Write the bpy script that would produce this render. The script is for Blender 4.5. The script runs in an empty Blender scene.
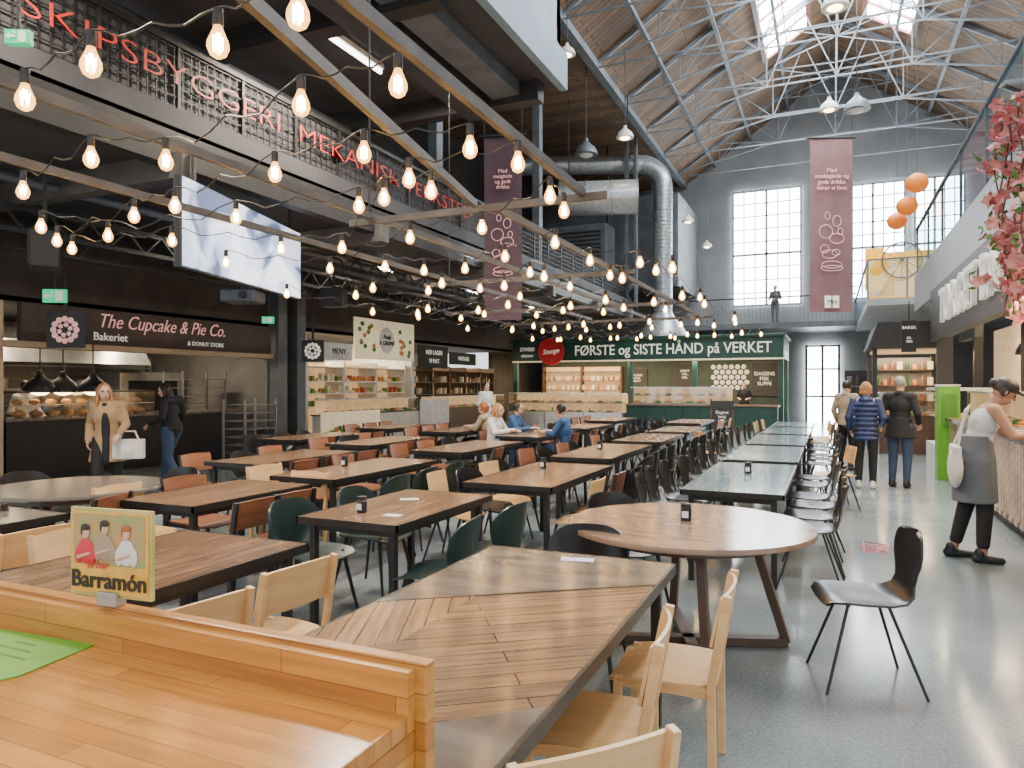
import bpy, bmesh, math, random
from mathutils import Vector, Matrix
random.seed(7)
PI=math.pi
SN,CS,FP,H=.4088,.9126,710.0,1.6
V=Vector
col=bpy.context.scene.collection
def W(px,py,z):
    d=(H-z)*FP/(py-385.0); xc=(px-512)/FP
    return V((d*(-SN+xc*CS), d*(CS+xc*SN), z))
def D(px,py,d):
    xc=(px-512)/FP
    return V((d*(-SN+xc*CS), d*(CS+xc*SN), H+d*(385-py)/FP))
# ---------------------------------------------------------------- materials
def nt(name):
    m=bpy.data.materials.new(name); m.use_nodes=True
    n=m.node_tree.nodes; l=m.node_tree.links
    return m,n,l,n['Principled BSDF']
def mk(name,c,rough=.5,metal=0,c2=None,scale=6,st=(1,1,1),bump=0,em=0,emc=None,spec=.5):
    m,n,l,p=nt(name)
    c2=c2 or tuple(x*.8 for x in c)
    tc=n.new('ShaderNodeTexCoord'); mp=n.new('ShaderNodeMapping'); mp.inputs['Scale'].default_value=st
    no=n.new('ShaderNodeTexNoise'); no.inputs['Scale'].default_value=scale; no.inputs['Detail'].default_value=4
    r=n.new('ShaderNodeValToRGB'); r.color_ramp.elements[0].position=.35; r.color_ramp.elements[1].position=.65
    r.color_ramp.elements[0].color=(*c2,1); r.color_ramp.elements[1].color=(*c,1)
    l.new(tc.outputs['Object'],mp.inputs[0]); l.new(mp.outputs[0],no.inputs[0]); l.new(no.outputs[0],r.inputs[0]); l.new(r.outputs[0],p.inputs['Base Color'])
    p.inputs['Roughness'].default_value=rough; p.inputs['Metallic'].default_value=metal
    p.inputs['Specular IOR Level'].default_value=spec
    if bump:
        b=n.new('ShaderNodeBump'); b.inputs['Strength'].default_value=bump; b.inputs['Distance'].default_value=.01
        l.new(no.outputs[0],b.inputs['Height']); l.new(b.outputs[0],p.inputs['Normal'])
    if em:
        p.inputs['Emission Strength'].default_value=em
        if emc: p.inputs['Emission Color'].default_value=(*emc,1)
        else: l.new(r.outputs[0],p.inputs['Emission Color'])
    return m
def planks(name,c1,c2,mort,width,length,rot=0,rough=.4,ms=.003,axes=(0,0),grain=.35):
    m,n,l,p=nt(name)
    tc=n.new('ShaderNodeTexCoord'); mp=n.new('ShaderNodeMapping'); mp.inputs['Rotation'].default_value=(axes[0],axes[1],rot)
    b=n.new('ShaderNodeTexBrick'); b.inputs['Scale'].default_value=1; b.inputs['Brick Width'].default_value=length; b.inputs['Row Height'].default_value=width
    b.inputs['Mortar Size'].default_value=ms; b.inputs['Mortar Smooth'].default_value=.1; b.offset=.37
    b.inputs['Color1'].default_value=(*c1,1); b.inputs['Color2'].default_value=(*c2,1); b.inputs['Mortar'].default_value=(*mort,1)
    m2=n.new('ShaderNodeMapping'); m2.inputs['Scale'].default_value=(2.2,28,10)
    no=n.new('ShaderNodeTexNoise'); no.inputs['Scale'].default_value=1.6; no.inputs['Detail'].default_value=6
    r=n.new('ShaderNodeValToRGB'); r.color_ramp.elements[0].position=.3; r.color_ramp.elements[1].position=.7
    r.color_ramp.elements[0].color=(1-grain,)*3+(1,); r.color_ramp.elements[1].color=(1.0,1.0,1.0,1)
    mx=n.new('ShaderNodeMixRGB'); mx.blend_type='MULTIPLY'; mx.inputs[0].default_value=1
    l.new(tc.outputs['Object'],mp.inputs[0]); l.new(mp.outputs[0],b.inputs[0]); l.new(mp.outputs[0],m2.inputs[0]); l.new(m2.outputs[0],no.inputs[0]); l.new(no.outputs[0],r.inputs[0])
    l.new(b.outputs['Color'],mx.inputs[1]); l.new(r.outputs[0],mx.inputs[2]); l.new(mx.outputs[0],p.inputs['Base Color'])
    p.inputs['Roughness'].default_value=rough
    return m
def glassm(name,c=(1,1,1),k=.12,em=0,emc=(1,1,1)):
    m=bpy.data.materials.new(name); m.use_nodes=True; n=m.node_tree.nodes; l=m.node_tree.links; n.clear()
    o=n.new('ShaderNodeOutputMaterial'); t=n.new('ShaderNodeBsdfTransparent'); t.inputs[0].default_value=(*c,1)
    g=n.new('ShaderNodeBsdfGlossy'); g.inputs['Roughness'].default_value=.05; x=n.new('ShaderNodeMixShader'); x.inputs[0].default_value=k
    l.new(t.outputs[0],x.inputs[1]); l.new(g.outputs[0],x.inputs[2])
    if em:
        e=n.new('ShaderNodeEmission'); e.inputs[0].default_value=(*emc,1); e.inputs[1].default_value=em
        a=n.new('ShaderNodeAddShader'); l.new(x.outputs[0],a.inputs[0]); l.new(e.outputs[0],a.inputs[1]); l.new(a.outputs[0],o.inputs[0])
    else: l.new(x.outputs[0],o.inputs[0])
    return m
M={}
M['floor']=mk('floor_concrete',(.285,.325,.33),.13,0,(.185,.215,.225),.55,bump=.012)
def speck():
    m=M['floor']; n=m.node_tree.nodes; l=m.node_tree.links; p=n['Principled BSDF']
    src=p.inputs['Base Color'].links[0].from_socket
    tc=n.new('ShaderNodeTexCoord'); no=n.new('ShaderNodeTexNoise'); no.inputs['Scale'].default_value=55; no.inputs['Detail'].default_value=3
    r=n.new('ShaderNodeValToRGB'); r.color_ramp.elements[0].position=.36; r.color_ramp.elements[1].position=.6
    r.color_ramp.elements[0].color=(.74,.74,.74,1); r.color_ramp.elements[1].color=(1,1,1,1)
    mx=n.new('ShaderNodeMixRGB'); mx.blend_type='MULTIPLY'; mx.inputs[0].default_value=1
    l.new(tc.outputs['Object'],no.inputs[0]); l.new(no.outputs[0],r.inputs[0]); l.new(src,mx.inputs[1]); l.new(r.outputs[0],mx.inputs[2]); l.new(mx.outputs[0],p.inputs['Base Color'])
    n2=n.new('ShaderNodeTexNoise'); n2.inputs['Scale'].default_value=2.2; n2.inputs['Detail'].default_value=5; r2=n.new('ShaderNodeMapRange'); r2.inputs[3].default_value=.05; r2.inputs[4].default_value=.24
    l.new(tc.outputs['Object'],n2.inputs[0]); l.new(n2.outputs[0],r2.inputs[0]); l.new(r2.outputs[0],p.inputs['Roughness'])
speck()
M['steel']=mk('dark_steel',(.024,.023,.023),.5,.2)
M['beamst']=mk('beam_steel',(.09,.083,.078),.55,.1,(.055,.05,.048),4)
M['black']=mk('black_paint',(.014,.014,.016),.45)
M['darkwall']=mk('dark_wall',(.055,.045,.038),.7,0,(.032,.027,.024),2)
M['soffit']=mk('soffit_dark',(.045,.045,.05),.7,0,(.03,.03,.035),1.5)
M['bluegrey']=mk('blue_grey_panel',(.20,.29,.35),.5,0,(.15,.23,.28),1)
M['greysteel']=mk('grey_blue_steel',(.13,.145,.16),.5,.2,(.09,.10,.11),3)
M['mull']=mk('pale_mullion',(.42,.47,.51),.5)
M['trussp']=mk('truss_paint',(.19,.215,.235),.5,.1,(.13,.15,.17),3)
M['gable']=mk('gable_plaster',(.30,.315,.325),.8,0,(.22,.23,.24),.7)
M['gpanel']=mk('pale_grey_panel',(.36,.39,.41),.4,0,(.28,.31,.33),1)
M['cream']=mk('cream_plaster',(.58,.44,.29),.7,0,(.48,.36,.24),2)
M['roof']=planks('roof_boards',(.27,.155,.085),(.14,.085,.048),(.03,.02,.015),.22,3.0,0,.7,.014)
M['roofx']=planks('red_brown_frame',(.25,.06,.04),(.2,.05,.03),(.05,.03,.02),.3,2)
M['oak']=planks('oiled_oak',(.70,.30,.055),(.52,.195,.03),(.33,.12,.022),.048,.55,0,.22,.0012,grain=.35)
M['oakv']=planks('oiled_oak_panel',(.68,.30,.06),(.52,.20,.035),(.33,.12,.022),.05,.7,0,.3,.0012,(PI/2,0),grain=.35)
M['tbrown']=planks('brown_planks',(.37,.205,.11),(.24,.135,.075),(.05,.03,.02),.085,1.1,PI/2,.2,.0025,grain=.5)
M['tbrownd']=planks('brown_planks_diagonal',(.38,.205,.105),(.23,.145,.09),(.05,.03,.018),.085,1.2,-.63,.18,.0025,grain=.55)
M['tbrownx']=planks('light_brown_planks',(.48,.27,.14),(.35,.19,.095),(.06,.035,.02),.07,.9,1.15,.2,.0025,grain=.5)
M['tdark']=mk('dark_inlay',(.20,.165,.135),.16,.0,(.115,.095,.078),3,(1,3,1))
M['tround']=mk('round_top_walnut',(.30,.185,.12),.18,0,(.20,.12,.08),1.2,(1,9,1))
M['rim']=mk('steel_rim',(.04,.036,.033),.35,.5)
M['tgrey']=planks('blue_grey_planks',(.32,.41,.455),(.22,.29,.33),(.07,.08,.09),.09,1.4,PI/2,.1,.003)
M['tstain']=mk('dark_stained_leg',(.10,.055,.038),.4,0,(.07,.04,.028),5)
M['birch']=mk('birch_ply',(.78,.49,.225),.38,0,(.66,.39,.16),2.5,(1,1,9))
M['birchs']=mk('birch_seat',(.72,.43,.19),.35,0,(.60,.35,.14),2.5,(9,1,1))
M['brownply']=mk('brown_ply',(.27,.10,.045),.4,0,(.18,.065,.03),3,(1,1,7))
M['green']=mk('dark_green_shell',(.018,.04,.037),.33,0,(.012,.03,.028),4)
M['blk']=mk('black_shell',(.010,.010,.012),.3,0,(.016,.016,.018),5)
M['chrome']=mk('galvanised',(.52,.55,.57),.32,.55,(.36,.39,.41),8)
M['glow']=mk('window_glow',(.9,.96,1),.4,em=17,emc=(.92,.97,1.0))
M['sky']=mk('skylight_glow',(.85,.93,1),.4,em=48,emc=(.90,.96,1.0))
M['glass']=glassm('clear_glass')
M['glass2']=glassm('railing_glass',(.82,.92,.95),.2)
M['bulb']=glassm('bulb_glass',(1,.86,.6),.08,2.6,(1,.50,.12))
M['fil']=mk('filament',(1,.7,.3),em=160,emc=(1,.66,.30))
M['tube']=mk('tube_glow',(1,1,1),em=9,emc=(1,.98,.95))
M['lampglow']=mk('lamp_inside',(1,.9,.7),em=16,emc=(1,.68,.32))
M['sgreen']=mk('stall_green',(.010,.060,.045),.45,0,(.008,.045,.034),3)
M['sgreend']=mk('stall_interior',(.03,.05,.04),.6,0,(.02,.035,.028),3)
M['white']=mk('white_paint',(.78,.77,.74),.5)
M['wtilex']=planks('white_tiles_side',(.40,.38,.34),(.33,.31,.28),(.18,.17,.16),.12,.24,0,.3,.006,(PI/2,PI/2),grain=.08)
M['kgrey']=mk('kitchen_grey',(.20,.19,.18),.5,0,(.14,.135,.13),2)
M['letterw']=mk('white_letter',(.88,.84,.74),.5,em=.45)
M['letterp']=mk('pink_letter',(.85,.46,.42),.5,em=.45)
M['letterr']=mk('red_letter',(.50,.03,.02),.5,em=.08)
M['letterk']=mk('black_letter',(.02,.02,.02),.6)
M['red']=mk('red_enamel',(.62,.02,.035),.4)
M['brownsign']=mk('brown_sign',(.055,.038,.034),.6)
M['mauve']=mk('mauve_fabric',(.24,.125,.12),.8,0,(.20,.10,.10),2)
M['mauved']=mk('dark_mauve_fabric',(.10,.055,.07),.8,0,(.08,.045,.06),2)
M['exit']=mk('exit_green',(.02,.5,.2),.5,em=1.0,emc=(.02,.6,.25))
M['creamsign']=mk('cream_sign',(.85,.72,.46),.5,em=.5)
M['glowwall']=mk('self_glowing_shop_wall',(.80,.52,.25),.6,em=.7)  # emission in the wall colour stands in for warm shop lighting
M['ywall']=mk('yellow_glow_wall',(.90,.45,.05),.6,em=.9)  # wall emits its own yellow in place of light falling on it
M['chalk']=mk('chalkboard',(.02,.022,.022),.7,0,(.04,.04,.04),20)
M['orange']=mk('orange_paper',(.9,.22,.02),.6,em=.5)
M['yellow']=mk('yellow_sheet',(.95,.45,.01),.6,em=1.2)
M['pink']=mk('pink_blossom',(.58,.13,.15),.7,0,(.78,.42,.37),11)
M['branch']=mk('branch_bark',(.12,.07,.05),.8)
M['skin']=mk('skin_light',(.68,.40,.29),.5); M['skin2']=mk('skin_tan',(.42,.22,.14),.5)
M['eye']=mk('eye_dark',(.03,.02,.02),.3); M['lip']=mk('lip',(.45,.15,.13),.5)
M['tan']=mk('tan_coat',(.42,.27,.14),.8); M['navy']=mk('navy_quilt',(.018,.035,.12),.4); M['blackc']=mk('black_cloth',(.012,.012,.014),.8)
M['denim']=mk('denim',(.04,.07,.14),.8); M['whitec']=mk('white_cloth',(.74,.71,.66),.8); M['greyc']=mk('grey_apron_cloth',(.12,.13,.145),.8)
M['bluec']=mk('blue_knit',(.03,.09,.22),.8); M['tankc']=mk('pale_grey_cloth',(.58,.58,.57),.8); M['beige']=mk('beige_jacket',(.4,.3,.2),.8)
M['hblond']=mk('blond_hair',(.45,.22,.08),.6,0,(.32,.15,.06),30); M['hdark']=mk('dark_hair',(.03,.018,.012),.5,0,(.015,.01,.008),30)
M['hgrey']=mk('grey_hair',(.34,.31,.28),.6,0,(.25,.22,.2),30); M['hred']=mk('ginger_hair',(.4,.12,.03),.6)
M['paper']=mk('white_card',(.8,.82,.85),.6); M['gpaper']=mk('green_leaflet',(.15,.44,.03),.45,0,(.11,.36,.02),9)
M['bread']=mk('bread_crust',(.55,.27,.08),.7,0,(.4,.17,.05),20); M['pastry']=mk('iced_pastry',(.8,.6,.45),.6)
M['veg']=mk('green_produce',(.08,.26,.03),.6); M['bottleg']=mk('bottle_green',(.03,.12,.05),.15); M['bottleb']=mk('bottle_amber',(.25,.09,.02),.15)
M['jar']=mk('jar_contents',(.65,.25,.05),.3); M['box1']=mk('pale_box',(.75,.68,.5),.6); M['box2']=mk('red_box',(.5,.08,.05),.6)
M['inox']=mk('stainless',(.45,.45,.45),.3,.7)
# ---------------------------------------------------------------- mesh builder
class MB:
    def __init__(s): s.bm=bmesh.new(); s.mi=0
    def poly(s,vs,fs):
        v=[s.bm.verts.new(p) for p in vs]
        for f in fs:
            try:
                q=s.bm.faces.new([v[i] for i in f]); q.material_index=s.mi
            except ValueError: pass
        return s
    def box(s,x0,x1,y0,y1,z0,z1):
        return s.poly([(x,y,z) for x in (x0,x1) for y in (y0,y1) for z in (z0,z1)],[(0,1,3,2),(4,6,7,5),(0,4,5,1),(2,3,7,6),(0,2,6,4),(1,5,7,3)])
    def bar(s,a,b,w,h=None):
        h=h or w; a=V(a); b=V(b); d=(b-a).normalized(); u=V((0,0,1)) if abs(d.z)<.95 else V((0,1,0))
        r=d.cross(u).normalized(); u=r.cross(d); P=[]
        for q in (a,b):
            for i,j in ((-1,-1),(1,-1),(1,1),(-1,1)): P.append(q+r*i*w/2+u*j*h/2)
        return s.poly(P,[(3,2,1,0),(4,5,6,7),(0,1,5,4),(1,2,6,5),(2,3,7,6),(3,0,4,7)])
    def tube(s,pts,rs,n=8):
        pts=[V(p) for p in pts]
        if not hasattr(rs,'__len__'): rs=[rs]*len(pts)
        P=[];F=[];prev=None
        for i,p in enumerate(pts):
            d=(pts[min(i+1,len(pts)-1)]-pts[max(i-1,0)]).normalized()
            if prev is None:
                u=V((0,0,1)) if abs(d.z)<.9 else V((1,0,0)); r=d.cross(u).normalized()
            else: r=(prev-d*prev.dot(d)).normalized()
            prev=r; t=d.cross(r)
            for k in range(n):
                a=2*PI*k/n; P.append(p+(r*math.cos(a)+t*math.sin(a))*rs[i])
        for i in range(len(pts)-1):
            for k in range(n): F.append((i*n+k,i*n+(k+1)%n,(i+1)*n+(k+1)%n,(i+1)*n+k))
        F.append(tuple(range(n))[::-1]); F.append(tuple((len(pts)-1)*n+k for k in range(n)))
        return s.poly(P,F)
    def ball(s,c,r,mat=None,nu=12,nv=8):
        if not hasattr(r,'__len__'): r=(r,r,r)
        c=V(c); mat=mat or Matrix.Identity(3); P=[c+mat@V((0,0,r[2]))];F=[]
        for j in range(1,nv):
            b=PI*j/nv
            for i in range(nu):
                a=2*PI*i/nu; P.append(c+mat@V((r[0]*math.sin(b)*math.cos(a),r[1]*math.sin(b)*math.sin(a),r[2]*math.cos(b))))
        P.append(c-mat@V((0,0,r[2]))); L=len(P)-1
        for i in range(nu): F.append((0,1+i,1+(i+1)%nu)); F.append((L,1+(nv-2)*nu+(i+1)%nu,1+(nv-2)*nu+i))
        for j in range(nv-2):
            for i in range(nu): a=1+j*nu; F.append((a+i,a+nu+i,a+nu+(i+1)%nu,a+(i+1)%nu))
        return s.poly(P,F)
    def cap(s,a,b,ra,rb,n=12):
        s.tube([a,b],[ra,rb],n); s.ball(a,ra,nu=n); s.ball(b,rb,nu=n); return s
    def ell(s,c0,r0,c1,r1,n=20):
        P=[];c0=V(c0);c1=V(c1)
        for c,r in ((c0,r0),(c1,r1)):
            for k in range(n): a=2*PI*k/n; P.append(c+V((r[0]*math.cos(a),r[1]*math.sin(a),0)))
        return s.poly(P,[(k,(k+1)%n,n+(k+1)%n,n+k) for k in range(n)]+[tuple(range(n))[::-1],tuple(range(n,2*n))])
    def lathe(s,prof,n=16,c=(0,0,0)):
        c=V(c);P=[];F=[]
        for r,z in prof:
            for k in range(n): a=2*PI*k/n; P.append(c+V((r*math.cos(a),r*math.sin(a),z)))
        for i in range(len(prof)-1):
            for k in range(n): F.append((i*n+k,i*n+(k+1)%n,(i+1)*n+(k+1)%n,(i+1)*n+k))
        if prof[0][0]>1e-4: F.append(tuple(range(n))[::-1])
        if prof[-1][0]>1e-4: F.append(tuple((len(prof)-1)*n+k for k in range(n)))
        return s.poly(P,F)
    def prism(s,pts,z0,z1,f=None):
        n=len(pts); f=f or (lambda x,y,z:(x,y,z))
        P=[f(x,y,z0) for x,y in pts]+[f(x,y,z1) for x,y in pts]
        return s.poly(P,[tuple(range(n))[::-1],tuple(range(n,2*n))]+[(i,(i+1)%n,n+(i+1)%n,n+i) for i in range(n)])
    def sheet(s,rows,th):
        n=len(rows[0]);P=[p for r in rows for p in r];F=[]
        for i in range(len(rows)-1):
            for k in range(n-1): F.append((i*n+k,i*n+k+1,(i+1)*n+k+1,(i+1)*n+k))
        s.poly(P,F); bmesh.ops.recalc_face_normals(s.bm,faces=s.bm.faces[:]); bmesh.ops.solidify(s.bm,geom=s.bm.faces[:],thickness=th); return s
    def build(s,name,mat,parent=None,smooth=False,bevel=0,rec=True):
        if rec: bmesh.ops.recalc_face_normals(s.bm,faces=s.bm.faces[:])
        me=bpy.data.meshes.new(name); s.bm.to_mesh(me); s.bm.free()
        for q in (mat if isinstance(mat,list) else [mat]): me.materials.append(M[q] if isinstance(q,str) else q)
        if smooth:
            for p in me.polygons: p.use_smooth=True
            me.set_sharp_from_angle(angle=.7)
        o=bpy.data.objects.new(name,me); col.objects.link(o); o.parent=parent
        if bevel:
            b=o.modifiers.new('b','BEVEL'); b.width=bevel; b.segments=2; b.limit_method='ANGLE'
        return o
def tag(o,label,cat,group=None,kind=None):
    o['label']=label; o['category']=cat
    if group: o['group']=group
    if kind: o['kind']=kind
    return o
def thing(name,label,cat,loc=(0,0,0),rz=0,group=None):
    o=bpy.data.objects.new(name,None); col.objects.link(o); o.empty_display_size=.1
    o.location=loc; o.rotation_euler=(0,0,rz); return tag(o,label,cat,group)
def struct(name,mb,mat,parent=None,**k):
    o=mb.build(name,mat,parent,**k)
    if not parent: o['kind']='structure'
    return o
KIDS={}
def dup(root,loc,rz=None,label=None,group=None,scale=None):
    if root.name not in KIDS:
        KIDS[root.name]=[(c,list(c.children)) for c in root.children]
    r=root.copy(); col.objects.link(r); r.location=loc
    if rz is not None: r.rotation_euler=(0,0,rz)
    if label: r['label']=label
    if group: r['group']=group
    if scale: r.scale=(scale,)*3
    for c,g in KIDS[root.name]:
        d=c.copy(); col.objects.link(d); d.parent=r
        for h in g:
            e=h.copy(); col.objects.link(e); e.parent=d
    return r
def text(s,size,mat,parent,loc,rot,ext=.006,align='CENTER',wide=1.0,name='lettering',bold=0,shear=0):
    cu=bpy.data.curves.new(name,'FONT'); cu.body=s; cu.size=size; cu.extrude=ext; cu.align_x=align; cu.align_y='CENTER'; cu.offset=bold; cu.resolution_u=3; cu.shear=shear
    t=bpy.data.objects.new(name,cu); col.objects.link(t)
    me=bpy.data.meshes.new_from_object(t); bpy.data.objects.remove(t)
    me.materials.clear(); me.materials.append(M[mat])
    o=bpy.data.objects.new(name,me); col.objects.link(o); o.parent=parent; o.location=loc; o.rotation_euler=rot; o.scale=(wide,1,1)
    return o
FY=(PI/2,0,0); FX=(PI/2,0,PI/2); FNX=(PI/2,0,-PI/2)
ORD=['first','second','third','fourth','fifth','sixth','seventh','eighth','ninth','tenth','eleventh','twelfth']
# ---------------------------------------------------------------- camera, world
cam=bpy.data.cameras.new('camera'); co=bpy.data.objects.new('camera',cam); col.objects.link(co)
cam.sensor_width=36; cam.lens=36*FP/1024; co.location=(0,0,H); co.rotation_euler=(PI/2,0,math.atan2(SN,CS)); cam.shift_y=.001; cam.clip_end=200
bpy.context.scene.camera=co
w=bpy.data.worlds.new('world'); bpy.context.scene.world=w; w.use_nodes=True
w.node_tree.nodes['Background'].inputs[0].default_value=(.95,.97,1,1); w.node_tree.nodes['Background'].inputs[1].default_value=1.75
def area(loc,rot,sx,sy,e,c=(1,1,1),name='light'):
    l=bpy.data.lights.new(name,'AREA'); l.shape='RECTANGLE'; l.size=sx; l.size_y=sy; l.energy=e; l.color=c
    o=bpy.data.objects.new(name,l); col.objects.link(o); o.location=loc; o.rotation_euler=rot; return o
# ---------------------------------------------------------------- setting
struct('floor',MB().box(-17,7,-3,36,-.2,0),'floor')
struct('wall_left',MB().box(-16.4,-16.2,-2,27,0,4.3),'wtilex')
struct('wall_left.001',MB().box(-13.2,-13,-2,34,4.3,11),'darkwall')
struct('wall_left.002',MB().box(-13.2,-13,27,34,0,4.3),'darkwall')
g=MB(); g.poly([(-13,34,0),(6.7,34,0),(6.7,34,11),(.2,34,15.3),(-6.3,34,11),(-13,34,11)],[(0,1,2,3,4,5)]); g.poly([(-13,34.3,0),(6.7,34.3,0),(6.7,34.3,11),(.2,34.3,15.3),(-6.3,34.3,11),(-13,34.3,11)],[(5,4,3,2,1,0)])
struct('wall_back',g,'gable')
struct('wall_right',MB().box(6.6,6.8,4,34,0,11),'gable')
def roofside(sx):
    m=MB()
    x0=.2; 
    def P(t,y): return (x0+sx*t, y, 15.3-t*4.3/6.5)
    for (a,b,y0,y1) in ((0,.9,4,34),(2.4,6.6,4,34),(.9,2.4,28,34),(.9,2.4,4,8)):
        p=[P(a,y0),P(b,y0),P(b,y1),P(a,y1)]; q=[(x,y,z+.15) for x,y,z in p]
        m.poly(p+q,[(0,1,2,3),(7,6,5,4),(0,4,5,1),(1,5,6,2),(2,6,7,3),(3,7,4,0)])
    return m
struct('ceiling',roofside(-1),'roof'); struct('ceiling.001',roofside(1),'roof')
k=0
for sx in (-1,1):
    k+=1
    def P(t,y,dz=0): return (.2+sx*t,y,15.33-t*4.3/6.5+dz)
    o=struct('window_%d'%k,MB().poly([P(.9,8),P(2.4,8),P(2.4,28),P(.9,28)],[(0,1,2,3)]),'sky')
    m=MB()
    for i in range(21): m.bar(P(.9,8+i,-.05),P(2.4,8+i,-.05),.07,.09)
    m.bar(P(1.65,8,-.05),P(1.65,28,-.05),.05)
    m.bar(P(.9,8,-.08),P(.9,28,-.08),.16); m.bar(P(2.4,8,-.08),P(2.4,28,-.08),.16)
    m.build('window_frame','roofx',o)
def window(i,x0,x1,z0,z1,nx,nz,y=33.93,mat='glow'):
    o=struct('window_%d'%i,MB().box(x0,x1,y,y+.03,z0,z1),mat); m=MB()
    for a in range(nx+1): x=x0+(x1-x0)*a/nx; t=.10 if a in(0,nx,nx//2) else .045; m.box(x-t/2,x+t/2,y-.05,y,z0,z1)
    for b in range(nz+1): z=z0+(z1-z0)*b/nz; t=.10 if b in(0,nz,nz//2) else .045; m.box(x0,x1,y-.05,y,z-t/2,z+t/2)
    m.build('window_frame','mull',o)
def YX(px,Y):
    xc=(px-512)/FP; d=Y/(CS+xc*SN); return d*(-SN+xc*CS)
window(3,YX(733,33.9),YX(801,33.9),5.2,10.4,6,9)
window(4,YX(852,33.9),YX(905,33.9),5.3,10.2,5,9)
window(5,YX(915,33.9),YX(965,33.9),5.3,10.2,5,9)
o=struct('door_1',MB().box(-.95,.35,33.85,33.93,0,3.3),'glow'); m=MB()
for x in (-.95,-.3,.35): m.box(x-.05,x+.05,33.75,33.85,0,3.35)
for z in (1.1,2.3,3.3): m.box(-.95,.35,33.77,33.85,z-.04,z+.04)
m.build('door_frame','greysteel',o)
struct('ceiling.002',MB().box(-13,-7,-2,27,4.3,4.55),'soffit')
struct('ceiling.003',MB().box(-13,-3.8,-1,10.3,6.2,6.5),'soffit')
struct('ceiling.004',MB().box(-13,-6.3,10.3,34,11.0,11.2),'roof')
struct('wall_left.003',MB().box(-3.95,-3.8,-1,10.3,6.5,10.5),'bluegrey')
struct('wall_left.004',MB().box(-13,-3.8,10.15,10.3,6.5,11),'bluegrey')
struct('trim_1',MB().box(-3.82,-3.7,-1,10.35,6.15,6.7),'bluegrey')
struct('trim_2',MB().box(-5.3,-4.9,-1,10.2,5.85,6.2),'soffit')
struct('trim_3',MB().box(-4.75,-4.3,-1,10.0,6.0,6.2),'greysteel')
tn=3
def trim(m,mat,**k):
    global tn
    tn+=1; return struct('trim_%d'%tn,m,mat,**k)
for Y in (1,4,7,10): trim(MB().box(-13,-4,Y-.12,Y+.12,5.9,6.2),'steel')
for Y in (2,6,10,14,18,22,26): trim(MB().box(-13,-6.8,Y-.1,Y+.1,4.0,4.3),'beamst')
trim(MB().box(-7.15,-6.95,-2,27,4.15,4.6),'steel')
for Y in (26.5,31):
    m=MB()
    for dx in (-.18,.18): m.box(-6.9+dx-.05,-6.9+dx+.05,Y-.12,Y+.12,4.55 if Y<27 else 4,11)
    z=4.6; i=0
    while z<10.4:
        s=1 if i%2 else -1; m.bar((-6.9-.18*s,Y,z),(-6.9+.18*s,Y,z+.45),.04); z+=.45; i+=1
    trim(m,'greysteel')
for Y in (12.5,18): trim(MB().box(-7.4,-7.2,Y-.12,Y+.12,4.55,11),'greysteel')
for Y in (12,18,24,30): trim(MB().box(5.9,6.2,Y-.15,Y+.15,0,11),'greysteel')
for x in (-6.3,6.4): trim(MB().box(x-.12,x+.12,6,34,10.85,11.2),'trussp')
for t in (1.9,3.5,5.1):
    for sx in (-1,1): trim(MB().bar((.2+sx*t,5,15.15-t*4.3/6.5),(.2+sx*t,34,15.15-t*4.3/6.5),.10,.14),'trussp')
# right far gallery with yellow wall, its lighting put into the material
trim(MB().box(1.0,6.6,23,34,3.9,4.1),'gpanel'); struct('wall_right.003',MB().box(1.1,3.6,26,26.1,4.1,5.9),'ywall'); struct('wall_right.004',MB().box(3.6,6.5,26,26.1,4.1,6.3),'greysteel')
gr=thing('glass_railing','far glass railing on the right gallery in front of the yellow wall','railing',(1.0,23,4.1)); MB().box(-.01,.01,0,11,.05,1.1).build('glass_panels','glass2',gr); MB().box(-.03,.03,0,11,1.1,1.14).build('handrail','greysteel',gr); MB().box(0,5,-.01,.01,.05,1.1).build('end_panel','glass2',gr); MB().box(0,5,-.03,.03,1.1,1.14).build('end_handrail','greysteel',gr)
for i in range(6): MB().box(i-.02,i+.02,-.02,.02,0,1.1).build('post','greysteel',gr)
def truss_parts(root):
    m=MB()
    for sx in (-1,1): m.bar((sx*6.4,0,0.05),(0,0,4.15),.09,.15)
    m.build('rafter','trussp',root)
    m=MB(); m.bar((-6.4,0,.05),(-2.2,0,.9),.05); m.bar((6.4,0,.05),(2.2,0,.9),.05); m.bar((-2.2,0,.9),(2.2,0,.9),.05); m.bar((-6.4,0,-.1),(6.4,0,-.1),.04)
    m.build('tie_rod','trussp',root)
    m=MB()
    for sx in (-1,1):
        for a,b in (((4.6,.4),(4.6,1.15)),((4.6,.4),(3.4,1.95)),((2.2,.9),(3.4,1.95)),((2.2,.9),(4.6,1.15)),((2.2,.9),(2.2,2.7)),((2.2,.9),(1.1,3.45)),((0,.9),(1.1,3.45)),((0,2.6),(2.2,2.7))):
            m.bar((sx*a[0],0,a[1]),(sx*b[0],0,b[1]),.04)
    m.bar((0,0,.9),(0,0,4.1),.05); m.build('web_member','trussp',root)
tr=thing('roof_truss','grey steel roof truss nearest the camera under the boarded roof','roof truss',(.2,8,11),0,'steel roof trusses')
truss_parts(tr)
for i,Y in enumerate((11,14,17,20,23,26,29,32)): dup(tr,(.2,Y,11),label='grey steel roof truss, %s from the camera, under the boarded roof'%ORD[i+1])
for i in range(7):
    y=8+i*3.4; m=MB(); m.bar((-1.9,y,13.45),(2.3,y+3,13.45),.025); m.bar((2.3,y,13.45),(-1.9,y+3,13.45),.025)
    tag(m.build('wind_bracing','trussp'),'thin crossed bracing rods under the ridge, %s bay from the camera'%ORD[i],'bracing','bracing rods')
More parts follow.
